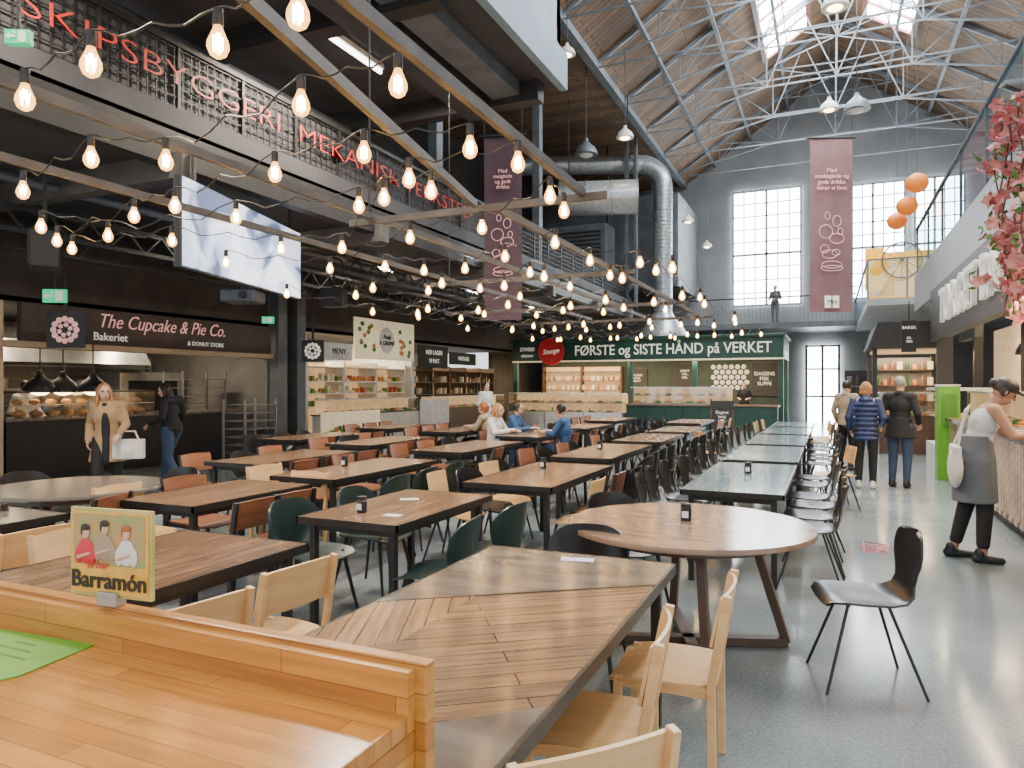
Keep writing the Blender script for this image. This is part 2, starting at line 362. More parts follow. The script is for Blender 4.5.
# gallery parapet
r=thing('gallery_railing','dark wire mesh railing along the left gallery with thin red lettering','railing',(-7,0,4.55))
for i in range(28): MB().box(-.02,.02,-1+i,-.96+i,0,1.05).build('railing_post','steel',r)
MB().box(-.03,.03,-1,27,1.02,1.08).build('handrail','steel',r)
m=MB()
for i in range(230): m.bar((.0,-1+i*.12,.02),(0,-1+i*.12,1.0),.012)
for i in range(9): m.bar((0,-1,.08+i*.115),(0,27,.08+i*.115),.012)
m.build('wire_mesh','steel',r)
MB().box(.0,.05,-1,27,.0,.28).build('kick_board','soffit',r)
text('SKIPSBYGGERI  MEKANISK VERKSTED',.36,'letterr',r,(.05,8.8,.66),FX,ext=.004,bold=-.006,wide=1.55)
MB().box(-.06,-.03,3,15,.3,1.0).build('dark_panel','soffit',r)
for j,(X,z) in enumerate(((-8.2,3.7),(-9.8,3.65),(-11.4,3.7))):
    m=MB(); m.bar((X,9.5 if j==0 else 3,z),(X,26,z),.06); m.bar((X,9.5 if j==0 else 3,z+.3),(X,26,z+.3),.06)
    for i in range(12 if j==0 else 0,38): m.bar((X,3+i*.6,z),(X,3.3+i*.6,z+.3),.025); m.bar((X,3.3+i*.6,z+.3),(X,3.6+i*.6,z),.025)
    tag(m.build('lattice_beam','steel'),'dark lattice beam under the left gallery, %s from the aisle'%ORD[j],'beam','lattice beams under the gallery')
for j,(X,z,r_) in enumerate(((-9.0,4.1,.06),(-10.5,4.15,.04),(-7.5,5.9,.09),(-9.6,5.9,.12))):
    tag(MB().tube([(X,1,z),(X,26 if z<5 else 10,z)],r_,10).build('ceiling_pipe','greysteel',smooth=True),'grey service pipe running along the dark left ceiling, %s pipe'%ORD[j],'pipe','service pipes')
def tube_light(x,y,z,lab,e=60,L=1.3):
    t=thing('tube_light',lab,'ceiling light',(x,y,z),0,'tube lights')
    MB().box(-.06,.06,-L/2,L/2,.03,.1).build('housing','white',t); MB().tube([(0,-L/2,0),(0,L/2,0)],.03,8).build('tube','tube',t,smooth=True)
    area((x,y,z-.05),(0,0,0),.08,L,e,(1,.88,.70))
tube_light(-8.6,6.6,6.1,'lit white fluorescent tube nearest the exit sign at top left',120,1.6)
tube_light(-8.6,9.1,6.1,'lit white fluorescent tube second along the dark ceiling',120,1.5)
for i,y in enumerate((4.5,9,13.2,17.4,21.6)): tube_light(-9.0,y,4.2,'added lit tube under the left gallery, %s from the camera'%ORD[i],260,.5)  # tubes added to brighten the space below the gallery
for i,y in enumerate((3.2,7.9)): tube_light(-5.9,y,6.1,'added lit tube above the string lights, %s from the camera'%ORD[i],420)  # extra tubes, added to light the tables under the strings
# ---------------------------------------------------------------- left shops
struct('wall_left.006',MB().box(-12.4,-12,1,7.0,0,2.95),'cream')
struct('wall_left.007',MB().box(-12.6,-12.1,1,27,2.95,4.3),'darkwall')
struct('trim_40',MB().box(-12.3,-11.95,7,13,2.22,2.32),'cream')
for i,(a,b) in enumerate(((12.95,13.25),(13.6,13.9))): trim(MB().box(-12.2,-11.8,a,b,0,4.3),'greysteel')
for Y in (14.2,19.3): trim(MB().box(-16.2,-12.1,Y-.08,Y+.08,0,2.95),'white')
trim(MB().box(-16.2,-12.1,12.9,13.05,0,2.95),'kgrey')
struct('ceiling.005',MB().box(-16.2,-12.1,1,27,2.97,3.05),'soffit')
for y,e in ((8.5,120),(11,120),(15.5,260),(18,260),(21,240),(24,240)): area((-13.6,y,2.9),(0,0,0),1.6,.3,e*.6,(1,.80,.54))  # unseen area lamps added behind the fascias to light the shops
s=thing('shop_sign','brown fascia sign with pink script lettering above the bakery counter','sign',(-12,7.2,2.32))
MB().box(0,.12,0,5.6,0,.63).build('board','brownsign',s,bevel=.01)
text('The Cupcake & Pie Co.',.36,'letterp',s,(.135,2.75,.42),FX,wide=.85,shear=.35,bold=-.002); text('Bakeriet',.2,'letterw',s,(.135,1.55,.14),FX); text('& DONUT STORE',.12,'letterw',s,(.135,3.7,.12),FX,bold=-.001)
def emblem(s,sz,mat='letterp'):
    MB().box(-sz,sz,-.03,.03,-sz,sz).build('panel','black',s)
    m=MB()
    for k in range(12):
        a=2*PI*k/12; m.ball((math.cos(a)*sz*.62,-.035,math.sin(a)*sz*.62),(sz*.17,.012,sz*.17),nu=8,nv=6)
    for k in range(6):
        a=2*PI*k/6+.3; m.ball((math.cos(a)*sz*.3,-.035,math.sin(a)*sz*.3),(sz*.13,.012,sz*.13),nu=8,nv=6)
    m.build('emblem',mat,s)
s=thing('round_sign','square black hanging sign with pink round emblem left of the bakery lettering','sign',D(66,330,11.2),.5); emblem(s,.28)
MB().box(-.02,.02,-.02,.02,.28,.9).build('hanger','steel',s)
s=thing('round_sign','small black hanging sign with pale emblem beside the grey column','sign',D(313,351,17),.4); emblem(s,.26,'letterw'); MB().box(-.02,.02,-.02,.02,.26,1.8).build('hanger','steel',s)
def exitsign(px,py,d,sz,lab,rz=.5,hang=.5):
    s=thing('exit_sign',lab,'exit sign',D(px,py,d),rz)
    MB().box(-sz,sz,-.03,.03,-sz*.6,sz*.6).build('panel','exit',s)
    m=MB(); m.box(-sz*.8,-sz*.1,-.035,-.03,-sz*.08,sz*.08); m.box(sz*.15,sz*.75,-.035,-.03,-sz*.45,sz*.45); m.ball((-sz*.2,-.034,sz*.3),(sz*.1,.004,sz*.1)); m.prism([(-sz*.9,0),(-sz*.6,-sz*.3),(-sz*.6,sz*.3)],-.036,-.03,lambda x,y,z:(x,z,y))
    m.build('pictogram','letterw',s); MB().box(-.01,.01,-.01,.01,sz*.6,sz*.6+hang).build('hanger','steel',s)
exitsign(55,296,11,.17,'green exit sign hanging above the round emblem sign',hang=1.1); exitsign(268,320,15,.12,'small green exit sign beside the grey steel column',hang=1.2); exitsign(19,38,5.5,.09,'green exit sign at the top left corner of the ceiling',hang=1.8)
c=thing('bakery_counter','dark blue black bakery counter under the brown sign','counter',(-12.1,7.1,0))
MB().box(-.7,0,0,5.4,.08,1.0).build('body','black',c); MB().box(-.75,.05,-.03,5.43,1.0,1.05).build('counter_top','tdark',c,bevel=.006); MB().box(-.65,-.05,0,5.4,0,.08).build('plinth','steel',c)
gc=thing('glass_display','glass display case standing on the dark bakery counter','display case',(-12.4,7.3,1.05))
MB().box(-.3,.25,0,2.6,.42,.45).build('lid','steel',gc); MB().box(.22,.25,0,2.6,0,.42).build('glass_front','glass',gc); MB().box(-.3,.22,.0,2.6,.2,.21).build('shelf','inox',gc)
loaf=tag(MB().ball((0,0,.06),(.16,.075,.065)).build('bread_loaf','bread',smooth=True),'crusty bread loaf in the bakery display case','bread','loaves in the bakery display'); loaf.location=(-12.35,7.45,1.05)
def cp(o,loc,lab=None,grp=None,rz=0,sc=1):
    c=o.copy(); col.objects.link(c); c.location=loc; c.rotation_euler=(0,0,rz); c.scale=(sc,)*3
    if lab: c['label']=lab
    if grp: c['group']=grp
    return c
for i in range(1,9): cp(loaf,(-12.35,7.45+i*.28,1.05))
for i in range(9): cp(loaf,(-12.4,7.45+i*.28,1.26),sc=.8)
def dome(lab,grp,mat,glow,sc=1,drop=1.0):
    t=thing('pendant_lamp',lab,'pendant lamp',(0,0,0),0,grp); t.scale=(sc,)*3
    m=MB(); m.lathe([(.26,0),(.25,.06),(.2,.16),(.1,.24),(.05,.3),(.045,.36),(0,.37)],20); m.build('shade',mat,t,smooth=True)
    MB().ball((0,0,.05),(.17,.17,.11)).build('bulb',glow,t,smooth=True)
    MB().tube([(0,0,.36),(0,0,.36+drop)],.012,6).build('cord','black',t); return t
dk=dome('black dome pendant lamp over the bakery counter, leftmost','bakery pendants','black','lampglow',1,.9)
dk.location=D(40,392,12.2)
for i,px in enumerate((63,93)): dup(dk,D(px,392,12.6),label='black dome pendant lamp over the bakery counter, %s from left'%ORD[i+1])
for i,y in enumerate((8.4,10.4,12.6)): dup(dk,(2.75,y,2.05),label='added black dome pendant lamp over the right bar, %s from the camera'%ORD[i],group='added right bar pendants')  # pendants added to brighten the dark area behind the bar
rk=thing('baking_rack','stainless tray rack standing beside the bakery counter','rack',(-11.7,11.2,0))
for x in (0,.6):
    for y in (0,.9): MB().box(x-.02,x+.02,y-.02,y+.02,0,1.3).build('upright','inox',rk)
for i in range(7): MB().box(0,.6,0,.9,.15+i*.17,.165+i*.17).build('tray','inox',rk)
rk2=thing('kitchen_rack','tall steel rack of trays inside the bakery kitchen','rack',(-13.6,11.3,0))
for x in (0,.6):
    for y in (0,1.2): MB().box(x-.02,x+.02,y-.02,y+.02,0,1.9).build('upright','inox',rk2)
for i in range(9): MB().box(0,.6,0,1.2,.2+i*.19,.215+i*.19).build('tray','inox',rk2)
hd=thing('extractor_hood','wide stainless extractor hood in the bakery kitchen','extractor hood',(-14.8,7.2,2.05)); MB().prism([(-.7,0),(.7,0),(.4,.45),(-.5,.45)],0,4.2,lambda x,y,z:(x,z,y)).build('hood','inox',hd); MB().box(-.2,.2,1.8,2.2,.45,.92).build('flue','inox',hd)
wt=thing('work_table','stainless work table in the bakery kitchen','table',(-14.4,7.4,0)); MB().box(-.4,.4,0,3.4,.86,.9).build('tabletop','inox',wt)
for x in (-.36,.36):
    for y in (.05,3.35): MB().box(x-.02,x+.02,y-.02,y+.02,0,.86).build('leg','inox',wt)
sh=thing('wall_shelf','steel shelving with pans on the bakery back wall','shelf',(-16.1,6,0))
for z in (1.0,1.5,2.0): MB().box(0,.5,0,6.6,z,z+.03).build('shelf_board','inox',sh)
for y in (0,2.2,4.4,6.6): MB().box(.45,.48,y-.02,y+.02,0,2.3).build('upright','inox',sh)
pot=MB().lathe([(.14,0),(.15,.2),(.15,.22),(.0,.24)],14); pot=tag(pot.build('cooking_pot','inox',smooth=True),'steel cooking pot on the bakery back shelves','pot','pots on the bakery shelves'); pot.location=(-15.8,6.4,1.031)
for i in range(1,14): cp(pot,(-15.8,6.4+(i%7)*.9+.1*(i%3),(1.031,1.531)[i//7]),sc=.8+.3*random.random())
ov=thing('steel_oven','stainless oven unit behind the bakery counter','oven',(-15,11.0,0))
MB().box(-.5,.4,0,1.7,0,1.9).build('body','inox',ov,bevel=.02); MB().box(.4,.43,.2,1.5,1.0,1.7).build('oven_door','black',ov); MB().box(.44,.48,.3,1.4,.92,.95).build('handle','chrome',ov)
def proto(name,lab,cat,grp,m,mat,loc): 
    o=tag(m.build(name,mat,smooth=True),lab,cat,grp); o.location=loc; return o
bottle=proto('bottle','green glass bottle on the lit shop shelves','bottle','bottles on the shop shelves',MB().lathe([(.04,0),(.04,.17),(.015,.22),(.015,.29),(0,.29)],8),'bottleg',(-12.6,20,.9))
bottle2=proto('bottle','amber glass bottle on the lit shop shelves','bottle','amber bottles on the shop shelves',MB().lathe([(.045,0),(.045,.15),(.018,.2),(.018,.27),(0,.27)],8),'bottleb',(-12.6,20.2,.9))
jar=proto('food_jar','small jar of preserve on the white shop shelves','jar','jars on the white shop shelves',MB().lathe([(.05,0),(.055,.02),(.055,.1),(.045,.12),(.045,.14),(0,.14)],8),'jar',(-12.5,15,1.05))
carton=proto('food_carton','pale food carton on the white shop shelves','carton','cartons on the white shop shelves',MB().box(-.06,.06,-.05,.05,0,.2),'box1',(-12.5,15.3,1.05))
carton2=proto('food_carton','red food carton on the white shop shelves','carton','red cartons on the white shop shelves',MB().box(-.06,.06,-.05,.05,0,.16),'box2',(-12.5,15.6,1.05))
carton3=proto('food_carton','green food carton on the white shop shelves','carton','green cartons on the white shop shelves',MB().box(-.07,.07,-.05,.05,0,.13),'veg',(-12.5,15.9,1.05))
meat=proto('food_tray','shallow tray of food in the stall display cases','food tray','food trays in the stall display cases',MB().box(-.15,.15,-.1,.1,0,.03).ball((0,0,.04),(.13,.09,.05)),'bread',(-11.5,26.2,.92))
tray2=proto('food_tray','tray of pale pastries in the stall display cases','food tray','pastry trays in the stall display cases',MB().box(-.15,.15,-.1,.1,0,.03).ball((.07,0,.04),.05).ball((-.07,0,.04),.05),'pastry',(-11.1,26.2,.92))
tray3=proto('food_tray','tray of green salad in the stall display cases','food tray','salad trays in the stall display cases',MB().box(-.15,.15,-.1,.1,0,.03).ball((0,0,.04),(.13,.08,.04)),'veg',(-10.7,26.2,.92))
def shelfunit(lab,y0,y1,items,zs,mat):
    u=thing('shelf_unit',lab,'shelf',(-12.35,y0,0)); L=y1-y0
    MB().box(-.62,-.56,0,L,.3,2.2).build('back_panel','glowwall',u)
    for z in zs: MB().box(-.56,.1,0,L,z-.03,z).build('shelf_board',mat,u)
    n=max(1,int(L/1.2))
    for i in range(n+1): y=L*i/n; MB().box(-.56,.1,y-.03,y+.03,0,2.25).build('upright',mat,u)
    MB().box(-.56,.12,0,L,0,.3).build('base',mat,u)
    for z in zs[:-1]:
        y=y0+.12; 
        while y<y1-.1:
            cp(random.choice(items),(-12.38+random.uniform(-.03,.05),y,z),rz=0); y+=random.uniform(.14,.24)
random.seed(11)
shelfunit('white lit shelf unit of jars behind the cream signs',14.5,19.1,[jar,carton,carton2,carton3,tray2,jar],(1.05,1.38,1.71,2.1),'white')
shelfunit('dark shelf unit of bottles beside the green stall',19.6,25.6,[bottle,bottle2,carton,jar],(.9,1.3,1.7,2.1),'tstain')
def panel(name,lab,px0,px1,py0,py1,mat,lines,lm='letterk',X=-11.95,depth=.05,cat='sign',sz=None):
    def YP(px): xc=(px-512)/FP; d=X/(-SN+xc*CS); return d*(CS+xc*SN),d
    ya,da=YP(px0); yb,db=YP(px1); dm=(da+db)/2
    z1=1.6+dm*(385-py0)/FP; z0=1.6+dm*(385-py1)/FP
    s=thing(name,lab,cat,(X,ya,z0)); MB().box(-depth,0,0,yb-ya,0,z1-z0).build('board',mat,s)
    n=len(lines)
    for i,t in enumerate(lines):
        h=(z1-z0)/(n+.6); text(t,sz or h*.75,lm,s,(.012,(yb-ya)/2,(z1-z0)-h*(i+.8)),FX)
    return s,yb-ya,z1-z0
s,a,b=panel('menu_sign','large cream fascia sign with fruit drawings over the white shop',355,414,321,360,'creamsign',[])
m=MB(); m2=MB(); random.seed(5)
for i in range(22):
    yy=random.choice([random.uniform(.2,a*.3),random.uniform(a*.72,a-.2)]); (m if i%2 else m2).ball((.012,yy,random.uniform(.12,b-.12)),(.01,.09,.07))
m.build('fruit_pictures','jar',s); m2.build('leaf_pictures','veg',s); m=MB()
m.lathe([(.38,0),(.38,.01)],24); o=m.build('disc','white',s); o.rotation_euler=(0,PI/2,0); o.location=(.005,a/2,b/2)
text('Frukt\n& GRØNT',.18,'letterk',s,(.03,a/2,b/2),FX,shear=.2)
s,a,b=panel('poster','cream poster with vegetable pictures on the white shop counter',322,380,411,445,'creamsign',[],X=-11.64)
m=MB(); m2=MB()
for i in range(20): (m if i%3 else m2).ball((.012,.3+random.random()*(a-.6),.08+random.random()*(b-.5)),(.01,.12,.07))
m.build('vegetable_pictures','veg',s); m2.build('tomato_pictures','jar',s)
panel('menu_screen','narrow lit menu screen left of the cream fascia sign',325,352,343,360,'paper',['MENY'])
panel('chalkboard','black sign with white capital letters beside the cream fascia sign',419,448,346,368,'chalk',['HER LAGER','VI MAT'],'letterw')
panel('chalkboard','long black sign with white letters next to the green stall',450,476,353,365,'chalk',['VINTAGE'],'letterw')
panel('poster','white poster on the counter front between the two lit shops',421,449,399,432,'paper',[],X=-11.64)
c=thing('shop_counter','white shop counter below the cream signs','counter',(-12.1,14.5,0))
MB().box(-.0,.38,0,4.6,0,.80).build('body','white',c); MB().box(-.05,.40,-.02,4.62,.80,.84).build('counter_top','tdark',c)
c=thing('shop_counter','brown counter with glass before the bottle shelves','counter',(-12.1,19.6,0))
MB().box(-.0,.38,0,6,0,.80).build('body','tstain',c); MB().box(-.05,.40,-.02,6.02,.80,.84).build('counter_top','tdark',c)
for i,(y0,L_,lab) in enumerate(((14.6,4.4,'long lit glass food case on the white shop counter'),(19.8,5.6,'long lit glass food case on the brown shop counter'))):
    gc=thing('food_case',lab,'display case',(-12.1,y0,.84)); MB().box(.36,.38,0,L_,0,.36).build('glass_front','glass',gc); MB().box(0,.38,0,L_,.36,.39).build('lid','white',gc); MB().box(0,.02,0,L_,0,.36).build('back','glowwall',gc)
    for j in range(int(L_/.34)): cp([meat,tray3,tray2][(j*2+i)%3],(-11.9,y0+.2+j*.34,.84),'tray of food in the lit cases of the left shops','food trays in the left shop cases',PI/2)
# ---------------------------------------------------------------- green stall
GX0,GX1,GY=-12.0,-1.5,26.9
st=thing('market_stall','dark green market stall with white capital lettering on its fascia','market stall',(GX0,GY,0)); L=GX1-GX0
MB().box(0,L,0,.12,2.55,3.35).build('fascia','sgreen',st); MB().box(L-.12,L,0.12,3.4,2.55,3.35).build('side_fascia','sgreen',st)
MB().box(-.05,L+.08,-.12,3.5,3.35,3.45).build('cornice','sgreen',st,bevel=.02); MB().box(-.02,L+.04,-.05,0,2.52,2.58).build('lower_trim','creamsign',st)
MB().box(0,L,.12,3.4,2.9,2.96).build('ceiling_panel','glowwall',st)
MB().box(0,L,3.3,3.4,0,2.9).build('back_wall','sgreend',st)
for x in (0.1,4.95,7.4,L-.1): MB().box(x-.09,x+.09,0,.18,0,2.55).build('post','sgreen',st)
MB().box(L-.2,L-.02,3.1,3.28,0,2.55).build('post','sgreen',st)
text('FØRSTE og SISTE HÅND på VERKET',.56,'letterw',st,(6.4,-.03,2.95),FY,wide=.86,bold=.004,ext=.012)
text('STAVEREI',.22,'letterw',st,(.65,-.03,3.05),FY,wide=.7); text('GÅRDSMAT',.15,'letterw',st,(.65,-.03,2.78),FY,wide=.7)
m=MB(); m.lathe([(.56,0),(.56,.06)],32); o=m.build('red_disc','red',st); o.rotation_euler=(PI/2,0,0); o.location=(1.75,-.13,2.95)
text('Stange',.27,'letterw',st,(1.75,-.21,2.95),(PI/2,-.12,0),shear=.3)
c=thing('stall_counter','dark green panelled counter on the right half of the stall','counter',(GX0+5.06,GY-1.0,0))
MB().box(0,5.3,0,.8,.0,.85).build('body','sgreen',c); MB().box(-.03,5.35,-.05,.85,.85,.9).build('counter_top','tround',c)
for i in range(8): MB().box(.1+i*.66,.6+i*.66,-.02,0,.12,.78).build('panel','sgreen',c,bevel=.01)
def case(lab,x,y,w,z0=.0,body='white'):
    c=thing('display_case',lab,'display case',(x,y,0))
    MB().box(0,w,0,.9,z0,.55+z0).build('body',body,c); MB().box(0,w,.02,.03,.55+z0,1.25+z0).build('glass_front','glass',c); MB().box(0,w,0,.7,1.25+z0,1.29+z0).build('top',body,c)
    MB().box(0.02,w-.02,.1,.8,.9+z0,.92+z0).build('shelf','inox',c); MB().box(0,w,.85,.9,.55+z0,1.25+z0).build('back','glowwall',c)
    return c
for i in range(3):
    case('white glass display case, %s from left in the green stall'%ORD[i],GX0+.25+i*1.57,GY-1.0,1.5)
    for j in range(4):
        for z in (.55,.92): cp(random.choice([meat,tray2,tray3]),(GX0+.45+i*1.57+j*.36,GY-.65,z))
c=thing('counter_glass','lit glass food case on top of the green counter','display case',(GX0+5.2,GY-.9,.9))
MB().box(0,3.6,0,.02,0,.6).build('glass_front','glass',c); MB().box(0,3.6,0,.5,.6,.63).build('lid','white',c); MB().box(0,3.6,.02,.5,.0,.04).build('base','inox',c); MB().box(0,3.6,.48,.5,.04,.6).build('back','glowwall',c); MB().box(0.02,3.58,.1,.46,.3,.32).build('shelf','inox',c)
for j in range(9):
    cp([meat,tray2,tray3][j%3],(GX0+5.4+j*.39,GY-.68,.94)); cp([tray3,meat,tray2][j%3],(GX0+5.4+j*.39,GY-.62,1.22),sc=.9)
for i,(x0,x1,z0,z1,lab,t) in enumerate(((4.0,4.8,1.5,2.3,'menu chalkboard left of the central stall post','KYLLING\nLAKS\nSALAT'),(6.0,6.9,1.6,2.5,'menu chalkboard behind the counter glass','MENY\n149,-\n189,-'),(9.1,10.1,1.2,2.5,'tall menu chalkboard at the right end of the green stall','DAGENS\nFISK\nSUPPE'))):
    s=thing('chalkboard',lab,'chalkboard',(GX0+x0,GY+3.22,z0)); w_=x1-x0; h_=z1-z0
    MB().box(0,w_,0,.04,0,h_).build('board','chalk',s); MB().box(-.03,w_+.03,.005,.035,-.03,h_+.03).build('frame','tstain',s); text(t,h_/6.5,'letterw',s,(w_/2,-.01,h_/2),FY)
s=thing('tile_panel','white hexagon tile picture on the green stall back wall','wall panel',(GX0+7.6,GY+3.26,1.5)); m=MB()
for i in range(6):
    for j in range(5): m.ball((i*.24+(.12 if j%2 else 0),-.01,j*.21),(.1,.012,.1),nu=6,nv=6)
m.build('tiles','white',s)
u=thing('stall_shelf','warm lit shelves of bottles inside the left half of the green stall','shelf',(GX0+.2,GY+2.85,0))
MB().box(0,3.6,.36,.4,.6,2.4).build('back_panel','glowwall',u)
for z in (1.0,1.4,1.8,2.2): MB().box(0,3.6,0,.36,z-.03,z).build('shelf_board','tstain',u)
for x in (0,1.8,3.6): MB().box(x-.03,x+.03,0,.36,0,2.4).build('upright','tstain',u)
for i in range(45): cp(random.choice([bottle,bottle2,carton,jar]),(GX0+.45+(i%15)*.23,GY+3.0,(1.0,1.4,1.8)[i//15]),'small packed item on the lit shelves inside the green stall','items inside the green stall')
area((GX0+3,GY+1.5,2.85),(0,0,0),4.5,1.2,340,(1,.76,.46)); area((GX0+8,GY+1.5,2.85),(0,0,0),4,1.2,220,(1,.78,.5)); area((GX0+2.6,GY-.1,2.5),(0,0,0),4.5,.1,130,(1,.80,.54)); area((GX0+7.6,GY-.1,2.5),(0,0,0),4.5,.1,90,(1,.80,.54))  # unseen lamps added around the fascia to light the stall
s=thing('easel_sign','black chalkboard easel standing before the green counter','chalkboard',W(722,441,0),.15)
MB().box(-.32,.32,-.02,.02,.25,1.15).build('board','chalk',s)
for x in (-.3,.3): MB().bar((x,-.03,0),(x,.01,1.2),.04).build('leg','tstain',s); MB().bar((x,.4,0),(x,.05,1.15),.04).build('leg','tstain',s)
text('Dagens\nlunsj\n129,-',.12,'letterw',s,(0,-.035,.7),FY)
trim(MB().box(-6.2,.95,30.5,34,3.9,4.12),'greysteel')
r=thing('gallery_railing','thin dark railing on the back gallery below the tall windows','railing',(-6.2,30.5,4.12)); m=MB()
for i in range(48): m.box(i*.15,i*.15+.015,0,.015,0,1.0)
m.build('balusters','greysteel',r); MB().box(0,7.1,-.02,.03,1.0,1.05).build('handrail','steel',r)
trim(MB().box(-11.9,-5.6,28.9,33.5,5.6,9.4),'greysteel'); 
v=thing('ventilation_box','large dark grey ventilation housing above the green stall','ventilation unit',(-10.2,26.2,6.0)); MB().box(-1.8,2.4,0,1.2,0,1.8).build('housing','greysteel',v,bevel=.02)
for i in range(9): MB().box(-1.6,2.2,-.03,0,.2+i*.16,.26+i*.16).build('louvre','steel',v)
for x in (-1.6,2.2): MB().box(x-.04,x+.04,.8,.9,1.8,5.0).build('hanger','steel',v)
d=thing('ventilation_duct','galvanised spiral duct rising from the green stall roof and bending left','duct',(-5.95,27.7,3.46))
R_=.36
pts=[(0,0,0.5),(0,0,5.9)]+[(-.9+.9*math.cos(a),-.25*(1-math.cos(a)),5.9+.9*math.sin(a)) for a in [PI/2*i/8 for i in range(1,9)]]+[(-5.0,-2.6,6.6)]
MB().tube(pts,R_,22).build('pipe','chrome',d,smooth=True); m=MB()
for i in range(37): m.lathe([(R_+.005,.55+i*.145),(R_+.02,.56+i*.145),(R_+.005,.575+i*.145)],20)
m.build('spiral_seams','inox',d); MB().lathe([(.95,0),(.95,.12),(.42,.85),(.37,.95)],24).build('base_cone','chrome',d,smooth=True)
m=MB(); A_=V((-.9,-.25,6.8)); B_=V((-5.0,-2.6,6.6))
for i in range(15): p=A_.lerp(B_,(i+.3)/15); q=(B_-A_).normalized()*.04; m.tube([p,p+q],R_+.02,20)
m.build('clamp_rings','inox',d)
d=thing('ventilation_drum','wide galvanised duct drum left of the vertical spiral duct','duct',D(598,198,22),.3); MB().tube([(-1.2,0,0),(1.2,0,0)],.52,28).build('drum','chrome',d,smooth=True); m=MB()
for x in (-1.2,-.4,.4,1.16): m.tube([(x,0,0),(x+.05,0,0)],.55,28)
m.build('rings','inox',d)
for x in (-.9,.9): MB().box(x-.02,x+.02,-.02,.02,.5,3.1).build('hanger','steel',d)
# ---------------------------------------------------------------- banners
def banner(lab,c,wd,h,mat,rz,t1,up):
    b=thing('banner',lab,'banner',c,rz)
    rows=[[(wd*(u/6-.5),.02*math.sin(v*1.3)+.01*math.sin(u),h*v/10) for u in range(7)] for v in range(11)]
    m=MB(); m.sheet(rows,.01); m.build('cloth',mat,b,smooth=True); MB().tube([(-wd/2-.1,0,h),(wd/2+.1,0,h)],.03,8).build('rod','steel',b)
    for x in (-wd/2,wd/2): MB().tube([(x,0,h),(x,0,h+up)],.008,5).build('cord','steel',b)
    text(t1,wd*.14,'letterp',b,(0,-.06,h*.76),FY); m=MB()
    def ring(cx,cz,r,e=1):
        m.tube([(cx+r*math.cos(a),-.06,cz+r*e*math.sin(a)) for a in [2*PI*i/16 for i in range(17)]],wd*.009,4)
    for a,q,r,e in ((-.14,.46,.16,1),(.12,.42,.17,.7),(-.05,.33,.18,.55),(.12,.52,.1,1.3),(-.17,.36,.1,1),(.1,.34,.09,.8),(0,.27,.24,.35),(0,.25,.26,.25),(-.1,.55,.06,1.5),(.2,.46,.06,1.4)): ring(a*wd,q*h,r*wd,e)
    m.build('line_drawing','letterp',b)
    return b
b=banner('mauve banner with pink drawing and small emblem near the tall windows',D(831,312,22),1.3,5.4,'mauve',.4,'Med\nsmaksglede og\ngodt drikke\nfeirer vi livet',2.2)
m=MB(); m.box(-.22,-.02,-.07,-.06,.12,.5); m.box(.02,.22,-.07,-.06,.12,.5); m.build('emblem','letterw',b); text('MH',.2,'letterk',b,(0,-.08,.3),FY)
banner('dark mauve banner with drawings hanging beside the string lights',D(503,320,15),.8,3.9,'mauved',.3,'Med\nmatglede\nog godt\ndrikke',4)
A=V((-6.65,5.75,2.95)); B=V((-7.55,8.76,2.95)); ang=math.atan2(B.y-A.y,B.x-A.x); LN=(B-A).length
s=thing('projection_screen','large lit screen with pale blue picture hanging under the gallery','screen',A,ang)
MB().box(0,LN,-.0,.08,-.02,1.02).build('frame','black',s)
m_,n_,l_,p_=nt('screen_picture'); wv=n_.new('ShaderNodeTexNoise'); wv.inputs['Scale'].default_value=1.3; wv.inputs['Detail'].default_value=2; wv.inputs['Distortion'].default_value=1.2; tc=n_.new('ShaderNodeTexCoord'); rr=n_.new('ShaderNodeValToRGB')
rr.color_ramp.elements[0].color=(.07,.10,.20,1); rr.color_ramp.elements[0].position=.38; rr.color_ramp.elements[1].color=(.36,.46,.70,1); rr.color_ramp.elements[1].position=.46
e_=rr.color_ramp.elements.new(.60); e_.color=(.70,.78,.95,1)
l_.new(tc.outputs['Object'],wv.inputs[0]); l_.new(wv.outputs[0],rr.inputs[0]); l_.new(rr.outputs[0],p_.inputs['Base Color']); l_.new(rr.outputs[0],p_.inputs['Emission Color']); p_.inputs['Emission Strength'].default_value=1.5
MB().box(0.03,LN-.03,-.02,.0,0,1.0).build('picture',m_,s)
MB().box(0.03,LN-.03,.08,.1,0,1.0).build('rear_picture',m_,s)
for x in (.3,LN-.3): MB().box(x-.015,x+.015,.02,.05,1.0,1.35).build('hanger','steel',s)
sp=thing('loudspeaker','small black loudspeaker hung at the left edge under the gallery','loudspeaker',D(45,250,8.2),-.6); MB().box(-.16,.16,-.15,.15,-.22,.22).build('cabinet','black',sp,bevel=.02); MB().box(-.12,.12,-.165,-.15,-.18,.18).build('grille','steel',sp); MB().box(-.02,.02,-.02,.02,.22,1.1).build('bracket','steel',sp)
sp=thing('projector','grey projector mounted below the lit screen','projector',D(243,297,11.6),.4); MB().box(-.28,.28,-.26,.26,-.1,.1).build('case','greysteel',sp,bevel=.03); MB().box(-.02,.02,-.02,.02,.1,1.2).build('bracket','steel',sp); MB().tube([(.1,-.26,0),(.1,-.32,0)],.06,12).build('lens','black',sp)
sp=thing('loudspeaker','black loudspeaker box hung right of the grey column','loudspeaker',D(334,298,14.2),.4); MB().box(-.23,.23,-.2,.2,-.18,.18).build('cabinet','black',sp,bevel=.02); MB().box(-.19,.19,-.22,-.2,-.15,.15).build('grille','steel',sp); MB().box(-.02,.02,-.02,.02,.18,.9).build('bracket','steel',sp)
